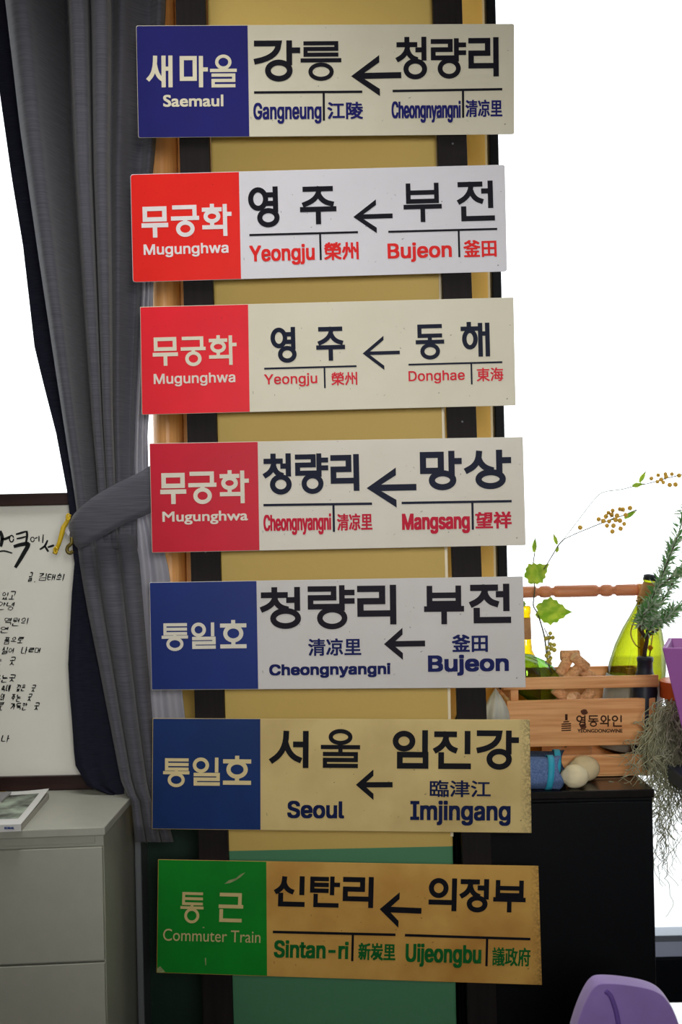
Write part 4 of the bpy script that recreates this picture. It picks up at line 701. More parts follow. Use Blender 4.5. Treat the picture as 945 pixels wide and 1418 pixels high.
make_sign('third sign from the top, pinkish red end reading Mugunghwa, Donghae at its right end',
  [(194, 425), (711.5, 411.8), (714.5, 561.5), (196.5, 574.5)], (343.7, 346), (222, 218, 200), (204, 198, 176), .3, (238, 28, 48), (214, 22, 40), None, [
  ('service', (230, 224, 206), 5.2, [('무', 211.5, 246.5, 467, 506.5), ('궁', 250.5, 285, 466, 507), ('화', 289.5, 328, 464, 505.5)]),
  ('service_latin', (232, 224, 216), 'Mugunghwa', 'I', (213, 326, 516.5, 530.5), .4),
  ('name', N3, 6.2, [('영', 375, 414, 453, 502.5), ('주', 438, 478, 452.5, 499.5)]),
  ('name', N3, 6.2, [('동', 576, 615.5, 449, 498), ('해', 638.5, 680, 445.5, 494)]),
  ('arrow', N3, (502.5, 489.5), (554, 488), (532, 465.5, 513), 5),
  ('rule', N3, (366, 510.5), (494, 507), (449.5, 537.5), 2.6), ('rule', N3, (566, 505), (696, 501.5), (653, 532.5), 2.6),
  ('latin', R3, 'Yeongju', (366, 439.5, 517.5, 531.5), .35), ('hanja', R3, '榮州', (459, 495, 515, 533.5), .35),
  ('latin', R3, 'Donghae', (566, 644, 513, 527), .35), ('hanja', R3, '東海', (660.5, 697.5, 509, 528), .35)], 1.5)
R4 = (200, 22, 58)
make_sign('middle sign, crimson end reading Mugunghwa, with Cheongnyangni left of the arrow and Mangsang right',
  [(207, 614), (724.5, 605), (728.5, 755), (210.5, 765.5)], (357, 359.5), (220, 216, 206), (204, 198, 180), .35, (206, 14, 48), (184, 12, 40), None, [
  ('service', (228, 222, 208), 6.2, [('무', 222, 258, 655, 698), ('궁', 261, 300, 653, 698), ('화', 304.5, 345, 651, 697)]),
  ('service_latin', (230, 222, 212), 'Mugunghwa', 'B', (225, 343.5, 707.5, 721.5), .42),
  ('name', N3, 8, [('청', 365, 406, 628, 685), ('량', 409, 455, 628, 684), ('리', 458, 499, 629, 680)]),
  ('name', N3, 8.6, [('망', 582, 640, 624.5, 679), ('상', 644, 708.5, 623, 677.5)]),
  ('arrow', N3, (508, 676), (577, 674.5), (549, 648, 703.5), 9),
  ('rule', N3, (365, 699.5), (515.5, 697.5), (462, 736.5), 3.4), ('rule', N3, (556.5, 696.5), (709, 694), (654.5, 733.5), 3.4),
  ('latin', R4, 'Cheongnyangni', (365, 459, 712, 734.5), .8), ('hanja', R4, '清凉里', (467, 516, 711, 734.5), .6),
  ('latin', R4, 'Mangsang', (557, 651, 710.5, 733), 1.1), ('hanja', R4, '望祥', (658.5, 709, 708.5, 732), .8)], 1.5)
B5 = (18, 12, 28); D5 = (12, 24, 90)
make_sign('third sign from the bottom, deep blue end, clean white board, Cheongnyangni and Bujeon',
  [(207, 806.5), (724.5, 798), (728.5, 952), (210, 955.5)], (355.3, 357.8), (208, 206, 206), (194, 190, 186), .3, (14, 44, 122), (12, 34, 98), None, [
  ('service', (226, 222, 208), 5.6, [('통', 224, 260.5, 863, 901.5), ('일', 265, 300, 862, 898.5), ('호', 305, 341.5, 858.5, 898.5)]),
  ('name', B5, 8.8, [('청', 361, 420, 813, 871), ('량', 426.5, 491.5, 810.5, 871.5), ('리', 495, 551, 810, 865)]),
  ('name', B5, 8.8, [('부', 587.5, 643, 811, 864.5), ('전', 651, 710, 808.5, 863)]),
  ('arrow', B5, (532, 892), (589, 891), (558, 869.5, 914), 8),
  ('hanja', D5, '清凉里', (427, 500.5, 884, 908), .6), ('latin', D5, 'Cheongnyangni', (373, 541, 919, 934.5), 1),
  ('hanja', D5, '釜田', (626, 676, 878.5, 903), .8), ('latin', D5, 'Bujeon', (593, 705, 907, 929.8), 1.4)], 1.5)
B6 = (10, 12, 22); D6 = (8, 24, 72)
make_sign('yellowed sign with worn edges, second from the bottom, dark blue end, Seoul and Imjingang',
  [(211.5, 994.5), (734, 996.5), (736.5, 1153.5), (210.5, 1148)], (360.7, 361), (214, 192, 132), (176, 150, 92), .55, (12, 48, 108), (10, 36, 84), (.352, .376), [
  ('service', (226, 208, 158), 5.8, [('통', 226, 262.5, 1050, 1090), ('일', 267, 306, 1049, 1088), ('호', 309, 348, 1046.5, 1087.5)]),
  ('name', B6, 8, [('서', 374, 430.5, 1012, 1063.5), ('울', 444.5, 499, 1009.5, 1063.5)]),
  ('name', B6, 8, [('임', 544, 595.5, 1011, 1064.5), ('진', 601, 654.5, 1012, 1065), ('강', 660.5, 719, 1011.5, 1066)]),
  ('arrow', B6, (493, 1086.8), (544, 1086.6), (517.5, 1065.5, 1108), 7.4),
  ('latin', D6, 'Seoul', (398, 477, 1109, 1133), 1.2), ('hanja', D6, '臨津江', (595.5, 680, 1080.5, 1104), .5),
  ('latin', D6, 'Imjingang', (568.5, 707.5, 1109.5, 1136), 1.2)], .5)
G7 = (8, 96, 40)
make_sign('lowest sign, green end reading Commuter Train on a heavily yellowed board',
  [(219, 1190), (746, 1199), (751, 1364), (217, 1347)], (369, 370), (206, 162, 84), (170, 116, 48), .7, (6, 132, 36), (6, 104, 30), (.360, .384), [
  ('service', (206, 186, 130), 5, [('통', 250, 282, 1235.5, 1278.5), ('근', 303, 337, 1236.5, 1277)]),
  ('service_latin', (200, 180, 130), 'Commuter Train', 'B', (226, 361, 1287.5, 1304), 0),
  ('name', B6, 7, [('신', 380.5, 424, 1213, 1255.5), ('탄', 429.5, 471, 1213.5, 1256.5), ('리', 475, 519, 1214, 1257)]),
  ('name', B6, 7, [('의', 594, 635, 1216, 1261.5), ('정', 637.5, 681, 1217, 1263.5), ('부', 683.5, 728.5, 1219, 1263.5)]),
  ('arrow', B6, (526, 1259), (584, 1261.4), (553, 1235, 1284.5), 8),
  ('rule', B6, (378, 1290.5), (548, 1294.5), (489, 1331), 3.6), ('rule', B6, (561, 1295), (735, 1300.5), (675, 1338), 3.6),
  ('latin', G7, 'Sintan-ri', (379.5, 483, 1303, 1327), 1.1), ('hanja', G7, '新炭里', (496.5, 548, 1306, 1330), .7),
  ('latin', G7, 'Uijeongbu', (562, 667, 1308, 1333), 1.1), ('hanja', G7, '議政府', (682, 735, 1312, 1338), .5)], .5,
  [[(311, 1224), (317, 1219), (327, 1216), (333, 1211), (340, 1208), (334, 1214), (327, 1219), (318, 1223)], [(218, 1341), (222, 1338), (229, 1346), (222, 1347), (218, 1346)], [(280.5, 1284), (283, 1283.4), (283.4, 1285), (281, 1285.2)], [(284, 1327), (285.4, 1326), (285.8, 1336), (284.6, 1337)]])

# ================================================================== CURTAIN
def fold_rows(vs, left, right, prof, amp, Y0, nu=110, bulge=None):
    rows = []
    for v in vs:
        a, b = interp(left, v), interp(right, v); am = interp(amp, v) if isinstance(amp, list) else amp
        row = []
        for i in range(nu+1):
            t = i/nu; y = (interp(Y0, v) if isinstance(Y0, list) else Y0) - am*interp(prof, t) + (interp(bulge, v) if bulge else 0)
            row.append(P(a+(b-a)*t, v, y))
        rows.append(row)
    return rows
def softprof(pts): return [(p.x, p.y) for p in smoothpath([Vector((a, b, 0)) for a, b in pts], 8)]
cur = thing('curtain', P(190, 1165, 2.87), 'dark grey woven curtain tied back left of the signs', 'curtain')
UL = [(-60, 2), (0, 8), (180, 29), (360, 55), (520, 79), (690, 105), (760, 113)]
UR = [(-60, 231), (35, 228), (190, 216), (240, 211), (370, 204), (575, 191), (690, 188), (760, 190)]
prof = softprof([(0, .2), (.04, .75), (.12, .8), (.17, .45), (.25, -.1), (.33, -.65), (.385, -.95), (.40, .8), (.45, 1), (.50, .8), (.525, -.5), (.545, .8), (.60, 1), (.64, .8), (.665, -.2), (.72, .15), (.80, -.1), (.90, -.35), (.96, -.1), (1, -.3)])
vs = list(range(-60, 770, 20))
MB().grid(fold_rows(vs, UL, UR, prof, [(-60, .11), (400, .095), (600, .065), (700, .035), (760, .025)], [(-60, 2.935), (400, 2.925), (600, 2.91), (700, 2.89), (760, 2.885)])).build('front_panel', M['curtain'], cur, smooth=True, solid=.003)
BL_ = [(-60, -30), (0, -18), (130, 0), (250, 17), (340, 32), (480, 48), (530, 60), (600, 78), (690, 95), (750, 100), (779, 104), (823, 100), (919, 95), (960, 97), (1007, 101), (1058, 104), (1088, 122), (1106, 166)]
BR_ = [(-60, 90), (690, 150), (750, 150), (900, 168), (1106, 172)]
profb = softprof([(0, .2), (.15, .5), (.35, .1), (.6, .3), (1, .0)])
vs = list(range(-60, 1060, 20)) + [1060, 1070, 1080, 1088, 1098, 1106]
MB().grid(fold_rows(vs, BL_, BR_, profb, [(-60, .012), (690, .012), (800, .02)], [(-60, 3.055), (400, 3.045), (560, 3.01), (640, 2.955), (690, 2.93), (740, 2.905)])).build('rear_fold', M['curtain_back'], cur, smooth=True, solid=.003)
LL = [(740, 106), (787, 112), (850, 123), (919, 137), (1007, 154), (1095, 171), (1108, 182), (1166, 188)]
LR = [(740, 186), (780, 193), (880, 201), (992, 210), (1100, 222), (1166, 240)]
profl = softprof([(0, .5), (.08, .9), (.2, .8), (.28, .15), (.34, .8), (.5, 1), (.62, .7), (.68, .1), (.74, .7), (.88, .8), (1, .4)])
vs = list(range(740, 1100, 20)) + [1102, 1108, 1116, 1140, 1166]
MB().grid(fold_rows(vs, LL, LR, profl, [(740, .025), (850, .05), (1166, .065)], [(740, 2.885), (850, 2.895), (1166, 2.905)])).build('lower_panel', M['curtain'], cur, smooth=True, solid=.003)
IL = [(350, 200), (575, 188), (640, 186), (700, 186), (770, 190), (1000, 206), (1140, 222)]
IR = [(350, 214), (400, 212), (560, 207), (600, 204), (640, 205), (700, 207), (740, 222), (790, 234), (900, 246), (1000, 257), (1140, 240)]
profi = softprof([(0, .2), (.2, .8), (.4, .2), (.6, .7), (.8, .3), (1, .6)])
MB().grid(fold_rows(list(range(350, 1150, 15)), IL, IR, profi, .015, 2.912, 30)).build('lining', M['lining'], cur, smooth=True, solid=.002)
# tieback band
up = [(96, 730, 2.90), (98, 722, 2.86), (106, 709, 2.835), (130, 688, 2.825), (165, 668, 2.825), (194, 654, 2.826), (212, 642, 2.835), (222, 636, 2.89)]
lo = [(97, 737, 2.90), (101, 748, 2.86), (111, 759, 2.835), (137, 746, 2.825), (174, 725, 2.825), (196, 716, 2.826), (213, 708, 2.835), (224, 704, 2.89)]
U = smoothpath([Vector(p) for p in up], 6); Lw = smoothpath([Vector(p) for p in lo], 6)
rows = [[P(a.x+(b.x-a.x)*k/6, a.y+(b.y-a.y)*k/6, a.z+(b.z-a.z)*k/6 - .004*math.sin(math.pi*k/6)) for k in range(7)] for a, b in zip(U, Lw)]
tb = MB().grid(rows).build('curtain_tieback', M['curtain'], smooth=True, solid=.004)
tag(tb, 'grey fabric tieback band wrapped slanting around the curtain waist', 'tieback')
# hook of the tieback
hk = thing('curtain_hook', P(88, 768, 2.86), 'yellow plastic bar clip sticking out left of the curtain tieback', 'hook')
MB().tube([P(u, v, 2.85) for u, v in [(96, 712), (93, 722), (88, 730), (86, 738), (82, 752), (75.5, 767)]], [px(r, 2.85) for r in (3.2, 3.0, 3.4, 3.6, 3.0, 3.3)], 10).build('bar', M['yellow_plastic'], hk, smooth=True)
for u, v in ((95, 716), (77.5, 762)):
    c = P(u, v, 2.845); MB().tube([c + Vector((px(2.4, 2.85)*math.cos(a*.63), -.004, px(4.4, 2.85)*math.sin(a*.63))) for a in range(11)], px(1.3, 2.85), 6).build('end_loop', M['yellow_plastic'], hk, smooth=True)
MB().prism([P(u, v, 2.852) for u, v in ((88, 733), (94, 729), (97, 738), (95, 744))], [P(u, v, 2.862) for u, v in ((88, 733), (94, 729), (97, 738), (95, 744))]).build('clip_pad', M['white_plastic'], hk, bevel=.001)
MB().tube([P(u, v, 2.848) for u, v in smooth2] if False else [P(p.x, p.y, 2.848) for p in smoothpath([(99, 744), (99, 752), (94, 757), (93, 763), (97, 766), (101, 763)], 4)], px(2.6, 2.85), 8).build('hook_arm', M['olive_metal'], hk, smooth=True)

# ================================================================== WHITE CABINET, FRAME, MAGAZINES
FRc = P(145, 1145, 2.60); zt = FRc.z
BRd = (PZ(174, 1112, zt) - FRc).normalized(); FLc = PZ(-70, 1153, zt)
BRc = FRc + BRd*((3.03-FRc.y)/BRd.y); BLc = FLc + (BRc-FRc)
cabinet = thing('drawer_cabinet', Vector(((FRc+BLc)/2).to_tuple()[:2] + (0,)), 'white laminate drawer cabinet in the lower left corner', 'cabinet')
dn = lambda p, d: Vector((p.x, p.y, p.z-d))
th = px(12, 2.6)
MB().prism([FLc, FRc, BRc, BLc], [dn(p, th) for p in (FLc, FRc, BRc, BLc)]).build('top_board', M['white_lam'], cabinet, bevel=.002)
ex = (FRc-FLc).normalized(); ey = BRd
ins = lambda p, a, b: p + ex*a + ey*b
fr_, fl_, br_, bl_ = ins(FRc, -.005, .014), ins(FLc, 0, .014), ins(BRc, -.020, -.01), ins(BLc, 0, -.01)
fl0 = lambda p: Vector((p.x, p.y, .0))
MB().prism([dn(p, th) for p in (fl_, fr_, br_, bl_)], [fl0(p) for p in (fl_, fr_, br_, bl_)]).build('body', M['white_lam'], cabinet, bevel=.001)
def front(a0, a1, ztop, zbot, out):
    A = FLc + ex*a0; B = FRc + ex*(-a1)
    f = [(A + ey*(.014-out)), (B + ey*(.014-out))]; b = [(A + ey*.016), (B + ey*.016)]
    mk = lambda p, z: Vector((p.x, p.y, z))
    return MB().prism([mk(f[0], ztop), mk(f[1], ztop), mk(f[1], zbot), mk(f[0], zbot)], [mk(b[0], ztop), mk(b[1], ztop), mk(b[1], zbot), mk(b[0], zbot)])
pzv = lambda v: P(146, v, 2.605).z
front(0, .020, zt-th-.001, pzv(1168), .004).build('filler_strip', M['white_lam'], cabinet, bevel=.001)
for v0, v1 in ((1172, 1329), (1332, 1490), (1493, 1640)):
    front(0, .006, pzv(v0), pzv(v1), .012).build('drawer', M['white_lam'], cabinet, bevel=.0015)

FY = 2.955
zb = zt + .001; xl, xr = P(-190, 890, FY).x, P(168, 890, FY).x; ztop = P(50, 683, FY).z; fw = px(17, FY)
fm = thing('picture_frame', Vector(((xl+xr)/2, FY+.012, zb)), 'dark framed brush calligraphy poem standing on the white cabinet behind the curtain', 'framed poem')
mb = MB()
mb.box((xl, FY, zb), (xr, FY+.024, zb+fw*1.15)); mb.box((xl, FY, ztop-fw), (xr, FY+.024, ztop))
mb.box((xl, FY, zb+fw), (xl+fw, FY+.024, ztop-fw)); mb.box((xr-fw, FY, zb+fw), (xr, FY+.024, ztop-fw))
mb.build('frame', M['dark_frame'], fm, bevel=.002)
pp = MB().box((xl+fw*.8, FY+.012, zb+fw), (xr-fw*.8, FY+.016, ztop-fw*.8)).build('poem_sheet', M['paper'], fm)
YI = FY + .0115
def brush_line(txt, x0, x1, y0, y1, w, mb):
    n = len(txt); adv = (x1-x0)/n
    for i, ch in enumerate(txt):
        if ch in ' .':
            if ch == '.': c = [(x0+adv*(i+.3)+a, y1-2+b) for a, b in ((0, 0), (1.3, 0), (1.3, 1.3), (0, 1.3))]; mb.add([P(u, v, YI) for u, v in c], [(0, 1, 2, 3)])
            continue
        hangul(ch, x0+adv*i+.4, x0+adv*(i+1)-.4, y0+random.uniform(-1, 1), y1+random.uniform(-1, 1), w, 0, YI, mb, brush=True)
mb = MB()
def sw(pts, w):
    q = [tuple(p) for p in smoothpath([Vector(p + (0,)) for p in pts], 5)]; n = len(q)
    ww = [w*(.55+.6*math.sin(math.pi*(.15+.75*i/n))) for i in range(n)]
    vs, fs = ribbon2d(q, ww, square=False); mb.add([P(p.x, p.y, YI) for p in vs], fs)
sw([(0, 735), (3, 745), (1, 757)], 4.5); sw([(2, 747), (8, 746), (14, 743)], 3.2); sw([(-2, 764), (6, 763), (17, 766)], 2)
vs_, fs_ = ribbon2d([(16+3*math.cos(a*.6), 746+4.6*math.sin(a*.6)) for a in range(11)], 1.8, square=False); mb.add([P(p.x, p.y, YI) for p in vs_], fs_)
sw([(22, 740), (29, 738), (36, 736)], 2.6); sw([(23, 746), (29, 745), (36, 743)], 2.2); sw([(37, 735), (37.5, 742), (36, 752)], 3)
sw([(19, 757), (30, 754), (39, 754), (33, 766), (26, 778), (21, 786)], 5.2)
vs_, fs_ = ribbon2d([(45+2.6*math.cos(a*.6), 747+3.2*math.sin(a*.6)) for a in range(11)], 1.4, square=False); mb.add([P(p.x, p.y, YI) for p in vs_], fs_)
sw([(48, 746), (52, 744)], 1.4); sw([(54, 742), (54, 750)], 1.6); sw([(60, 740), (59, 752)], 1.6)
sw([(66, 748), (62, 756), (55, 761)], 2.6); sw([(62, 756), (67, 764)], 2.6); sw([(66, 758), (75, 755)], 2.6)
mb.build('poem_title', M['ink'], pp)
mb = MB()
brush_line('글.', 39, 52, 793, 807, 1.5, mb); brush_line('김태희', 53, 90, 794, 805, 1.4, mb); mb.build('poem_byline', M['ink'], pp)
for txt, x0, x1, y0, y1 in (('있고', 2, 22, 819, 830), ('안녕', -4, 21, 834, 845), ('역원의', 5, 40, 855, 866), ('연', 0, 13, 868, 877), ('품으로', 5, 33, 882, 892),
                            ('실어 나르며', 2, 57, 896, 906), ('는 곳', -6, 22, 909, 921), ('우는곳', -8, 22, 934, 945), ('속내 깊은 곳', 1, 50, 948, 958),
                            ('배워 주는 곳', -8, 45, 961, 971), ('로 가득한 곳', -3, 55, 973, 984), ('나', 2, 14, 1018, 1029)):
    mb = MB(); brush_line(txt, x0, x1, y0, y1, 1.35, mb); mb.build('poem_line', M['ink'], pp)

mg = thing('magazine', PZ(20, 1140, zt), 'magazine with a green landscape photo cover lying on the white cabinet', 'magazine')
zc = zt + px(9, 2.65)
c = [PZ(-60, 1146, zc), PZ(29, 1142, zc), PZ(68, 1097.5, zc), PZ(-10, 1098, zc)]
lowq = [Vector((p.x, p.y, zt+.0005)) for p in c]
MB().prism([p - Vector((0, 0, .0012)) for p in c], lowq).build('page_block', M['page'], mg)
lerp = lambda a, b, t: a + (b-a)*t
def on(s, t, h=.0017): return lerp(lerp(c[0], c[1], s), lerp(c[3], c[2], s), t) + Vector((0, 0, h + .007*s*s*t*t))
cv = MB().grid([[on(i/8, k/8, .0008) for k in range(9)] for i in range(9)]).build('cover', M['mag_white'], mg, solid=.001)
MB().grid([[on(.05 + .83*i/8, .16 + .72*k/8) for k in range(9)] for i in range(9)]).build('cover_photo', M['mag_photo'], cv)
sp0 = (lowq[0]+c[0])/2
spine = MB().prism([c[0]+Vector((0, -.001, 0)), c[1]+Vector((.0005, -.001, 0)), lowq[1]+Vector((.0005, -.001, 0)), lowq[0]+Vector((0, -.001, 0))],
                   [c[0], c[1], lowq[1], lowq[0]]).build('spine', M['mag_white'], mg)
yy = c[1].y - .0016
lettering('KORAIL', 'B', 6, 20, 1145.0, 1148.4, bold=.35, to3=lambda u, v: P(u, v, yy + (c[0].y-c[1].y)*(29-u)/89.0 )).build('spine_print', M['print_blue'], spine)
m2 = thing('magazine', PZ(0, 1110, zt), 'grey covered magazine at the left picture edge behind the landscape magazine', 'magazine')
zc2 = zt + px(13, 2.7)
c2 = [PZ(-70, 1122, zc2), PZ(-12, 1122, zc2), PZ(15, 1099, zc2), PZ(-50, 1099, zc2)]
c2 = [p + Vector((0, .06, 0)) for p in c2]
c2 = [PZ(-90, 1112, zc2), PZ(2, 1110, zc2), PZ(15.5, 1097, zc2), PZ(-60, 1097, zc2)]
MB().prism([p - Vector((0, 0, .001)) for p in c2], [Vector((p.x, p.y, zc+.001)) for p in c2]).build('page_block', M['page'], m2)
MB().prism([p + Vector((0, 0, .0006)) for p in c2], [p - Vector((0, 0, .001)) for p in c2]).build('cover', M['mag_grey'], m2)

# ================================================================== BLACK CABINET AND WHAT STANDS ON IT
KY = 2.95
cr = P(907, 1093, KY); zk = cr.z; kx0 = CX1 + .012; kx1 = cr.x
kb = thing('low_cabinet', ((kx0+kx1)/2, 3.14, 0), 'black wooden cabinet standing right of the signs under the window', 'cabinet')
MB().box((kx0, KY+.004, 0), (kx1-.004, 3.33, zk-.018)).build('body', M['black_cab'], kb, bevel=.002)
MB().box((kx0, KY, zk-.018), (kx1, 3.335, zk)).build('top_board', M['black_top'], kb, bevel=.003)
MB().box((kx0+.004, KY-.012, .06), (kx1-.008, KY+.004, zk-.022)).build('door', M['black_cab'], kb, bevel=.002)
for xx in (kx0+.03, kx1-.06): MB().box((xx, KY+.03, 0), (xx+.03, KY+.06, .055)).build('foot', M['black_cab'], kb)

CY0, CY1 = 3.085, 3.287
bx0, bx1 = P(703, 1000, CY0).x, P(909, 1000, CY0).x
zv = lambda v, Y=CY0: P(806, v, Y).z
crate = thing('wine_crate', ((bx0+bx1)/2, (CY0+CY1)/2, zk), 'pine wine crate with turned carrying handle standing on the black cabinet', 'crate')
pt_ = .017
zlev = [(937, 953.5), (968.5, 1033), (1046, 1073.5)]
for a, b in zlev:
    big = a == 968.5
    ov = px(5, CY0) if a == 937 else 0
    f_ = MB().box((bx0-ov, CY0, zv(b)), (bx1+ov, CY0+.009, zv(a))).build('front_slat', M['pine'], crate, bevel=.0015)
    if big: fslat = f_
    MB().box((bx0, CY1-.009, zv(b)), (bx1, CY1, zv(a))).build('back_slat', M['pine'], crate, bevel=.0015)
    for x0_, x1_ in ((bx0, bx0+.009), (bx1-.009, bx1)):
        MB().box((x0_, CY0+.0095, zv(b)), (x1_, CY1-.0095, zv(a))).build('end_slat', M['pine'], crate, bevel=.0015)
for x0_ in (bx0+.0095, bx1-.0095-pt_):
    for y0_ in (CY0+.0095, CY1-.0095-pt_):
        MB().box((x0_, y0_, zk+.001), (x0_+pt_, y0_+pt_, zv(940))).build('corner_post', M['pine'], crate, bevel=.001)
MB().box((bx0+.01, CY0+.01, zk+.002), (bx1-.01, CY1-.01, zk+.010)).build('bottom_board', M['pine'], crate)
ym = 3.252; zh = P(800, 818.5, ym).z
for x0_ in (bx0-.0115, bx1+.0005):
    MB().box((x0_, ym-.014, zv(1060)), (x0_+.011, ym+.014, zh+.014)).build('upright', M['pine'], crate, bevel=.002)
hx0, hx1 = bx0-.0005, bx1+.0005; LN = hx1-hx0; r0 = px(8, ym)
def hp(u): return P(u, 818, ym).x - hx0
prof = [(0, r0*.8)]
for u, r in ((720, .8), (722, 1), (742, 1), (744, .72), (747, .72), (748.5, .95), (753, 1.05), (758, 1.05), (762, .95), (763.5, .72), (767, .72), (769, 1), (774, 1.05), (800, 1.06), (822, 1.05), (827, 1), (829, .72), (832, .72), (833.5, .95), (838, 1.06), (843, 1.06), (847, .95), (848.5, .72), (852, .72), (854, 1), (880, 1.02)):
    prof.append((hp(u), r0*r))
prof.append((LN, r0*.9))
MB().lathe((hx0, ym, zh), (1, 0, 0), prof, 24).build('handle', M['pine_turned'], crate, smooth=True)
# burnt-in print and knot on the wide slat
YP = CY0 - .0004
mb = MB()
for i, ch in enumerate('영동와인'):
    x0_ = 798.5 + i*16.4
    hangul(ch, x0_, x0_+14.6, 990.5, 1006.5, 2.0, 0, YP, mb)
mb.build('brand_print', M['burn'], fslat)
lettering('YEONGDONGWINE', 'B', 800, 862.5, 1009.5, 1014.5, bold=.25, Y=YP).build('brand_romanization', M['burn'], fslat)
mb = MB()
bo = [(783, 989), (786, 989), (786, 996), (789, 1000), (791, 1003), (791, 1012), (778, 1012), (778, 1003), (780.5, 1000), (783, 996)]
mb.add([P(u, v, YP) for u, v in [(783, 989), (786.5, 989), (786.5, 997.5), (783, 997.5)]], [(0, 1, 2, 3)])
for v in (999, 1002, 1005, 1008, 1011):
    h = 4 if v == 999 else 6.6
    mb.add([P(u, w, YP) for u, w in [(784.6-h, v), (784.6+h, v-.8), (784.6+h, v+1), (784.6-h, v+1.6)]], [(0, 1, 2, 3)])
mb.build('bottle_mark', M['burn'], fslat)
mb = MB()
for (u, v, a, b) in ((809.5, 986, 5, 4), (808, 1006, 4.5, 4)):
    mb.add([P(u+a*math.cos(t*.5236)*(1+.15*math.sin(t*2.1)), v+b*math.sin(t*.5236), YP+.0002) for t in range(12)], [tuple(range(12))])
mb.build('wood_knot', M['knot'], fslat)

def bottle(label, base, axis, prof, m, group=None):
    axis = Vector(axis).normalized()
    t = thing('wine_bottle', base, label, 'bottle', group)
    MB().lathe(base, axis, prof, 36).build('glass_body', m, t, smooth=True)
    return t, axis
# big olive bottle leaning to the right
YB1 = 3.2095
b0, b1 = P(866, 1042, YB1), P(901.5, 797, YB1); ax = (b1-b0); Ln = ax.length
s_ = Ln / 247.0
bprof = [(0, 30*s_), (4*s_, 38*s_), (12*s_, 40*s_), (80*s_, 40.5*s_), (120*s_, 39*s_), (145*s_, 35*s_), (170*s_, 27.5*s_), (190*s_, 19.5*s_), (205*s_, 14*s_), (220*s_, 10*s_), (232*s_, 8.2*s_), (238*s_, 8.2*s_), (239*s_, 9.4*s_), (244*s_, 9.4*s_), (247*s_, 7.6*s_)]
bt, axn = bottle('large olive green wine bottle leaning right in the crate with twine at its neck', b0, ax, bprof, M['green_glass'])
MB().lathe(b0, axn, [(213*s_, 12*s_), (216*s_, 12.2*s_), (236*s_, 9.3*s_), (237*s_, 8.4*s_)], 24).build('neck_wrap', M['band'], bt, smooth=True)
MB().lathe(b0, axn, [(240*s_, 9.9*s_), (247*s_, 9.6*s_), (249*s_, 4*s_)], 24).build('cap', M['navy_bottle'], bt, smooth=True)
MB().lathe(b0, axn, [(5*s_, 39*s_), (14*s_, 40.6*s_), (104*s_, 41.0*s_), (105*s_, 39.4*s_)], 36).build('paper_label', M['grey_label'], bt, smooth=True)
n1 = axn.cross(Vector((0, 1, 0))).normalized(); n2 = axn.cross(n1).normalized()
mb = MB()
for k in range(3):
    rad = (14.5-k)*s_; d0 = (209+k*3)*s_
    mb.tube([b0 + axn*(d0 + 1.5*s_*math.sin(a*.5+k)) + (n1*math.cos(a*.42) + n2*math.sin(a*.42))*rad for a in range(16)], 1.0*s_, 6)
yf = YB1 - .05
for pts in ([(893, 826), (886, 831), (892, 836), (900, 832), (896, 826), (889, 829)], [(894, 832), (903, 836), (906, 829), (899, 827)], [(889, 836), (878, 862), (874, 878), (880, 892), (888, 898)], [(905, 838), (905, 870), (902, 895), (899, 914)]):
    mb.tube([P(p.x, p.y, yf - .012*(p.y < 840)) for p in smoothpath(pts, 5)], .95*s_, 6)
mb.build('twine', M['twine'], bt, smooth=True)
mb = MB(); cc = P(901, 897, yf-.004)
for k in range(6): mb.ball(cc + Vector((.0042*math.cos(k*1.047), -.001, .0042*math.sin(k*1.047))), .0026, 8, 6)
mb.ball(cc, .0028, 8, 6); mb.build('flower_charm', M['gold'], bt, smooth=True)
# green bottle on its side, left end of the crate
YB2 = 3.215
g0 = P(766, 958, YB2)
bottle('leaf green wine bottle lying tilted at the left end of the crate', g0, (-.62, -.50, .46),
       [(0, .008), (.003, .020), (.008, .030), (.016, .038), (.028, .044), (.042, .047), (.075, .047), (.11, .042), (.14, .030), (.17, .018), (.20, .013), (.245, .0125), (.246, .015), (.254, .015), (.256, .0115)], M['green_glass2'])
# amber yellow bottle standing behind
YB3 = 3.228
y0 = P(732, 1060, YB3); y0.z = zk+.011; ytop = P(732, 839, YB3); hh = ytop.z - y0.z
yt, _ = bottle('amber yellow wine bottle standing upright behind the green bottle', y0, (0, 0, 1),
       [(0, .026), (.004, .031), (.10, .032), (hh-.155, .032), (hh-.125, .026), (hh-.10, .0145), (hh-.07, .0125), (hh-.018, .012), (hh-.017, .0135), (hh-.004, .0135), (hh, .0115)], M['yellow_glass'])
MB().lathe(y0, (0, 0, 1), [(hh-.075, .0128), (hh-.0745, .0135), (hh-.028, .0128), (hh-.0275, .0121)], 24).build('neck_band', M['band'], yt, smooth=True)
# dark small bottle vase with the rosemary
YB4 = 3.113
v0 = P(891, 1070, YB4); v0.z = zk+.011; vt = P(894, 909, YB4); hv = vt.z - v0.z
nv_ = thing('bottle_vase', v0, 'small matte navy bottle in the crate holding the rosemary branch', 'vase')
MB().lathe(v0, (vt.x-v0.x, 0, hv), [(0, .024), (.004, .0285), (hv-.075, .0285), (hv-.050, .024), (hv-.030, .0175), (hv-.012, .0165), (hv-.010, .018), (hv-.002, .018), (hv, .0155)], 28).build('vase_body', M['navy_bottle'], nv_, smooth=True)

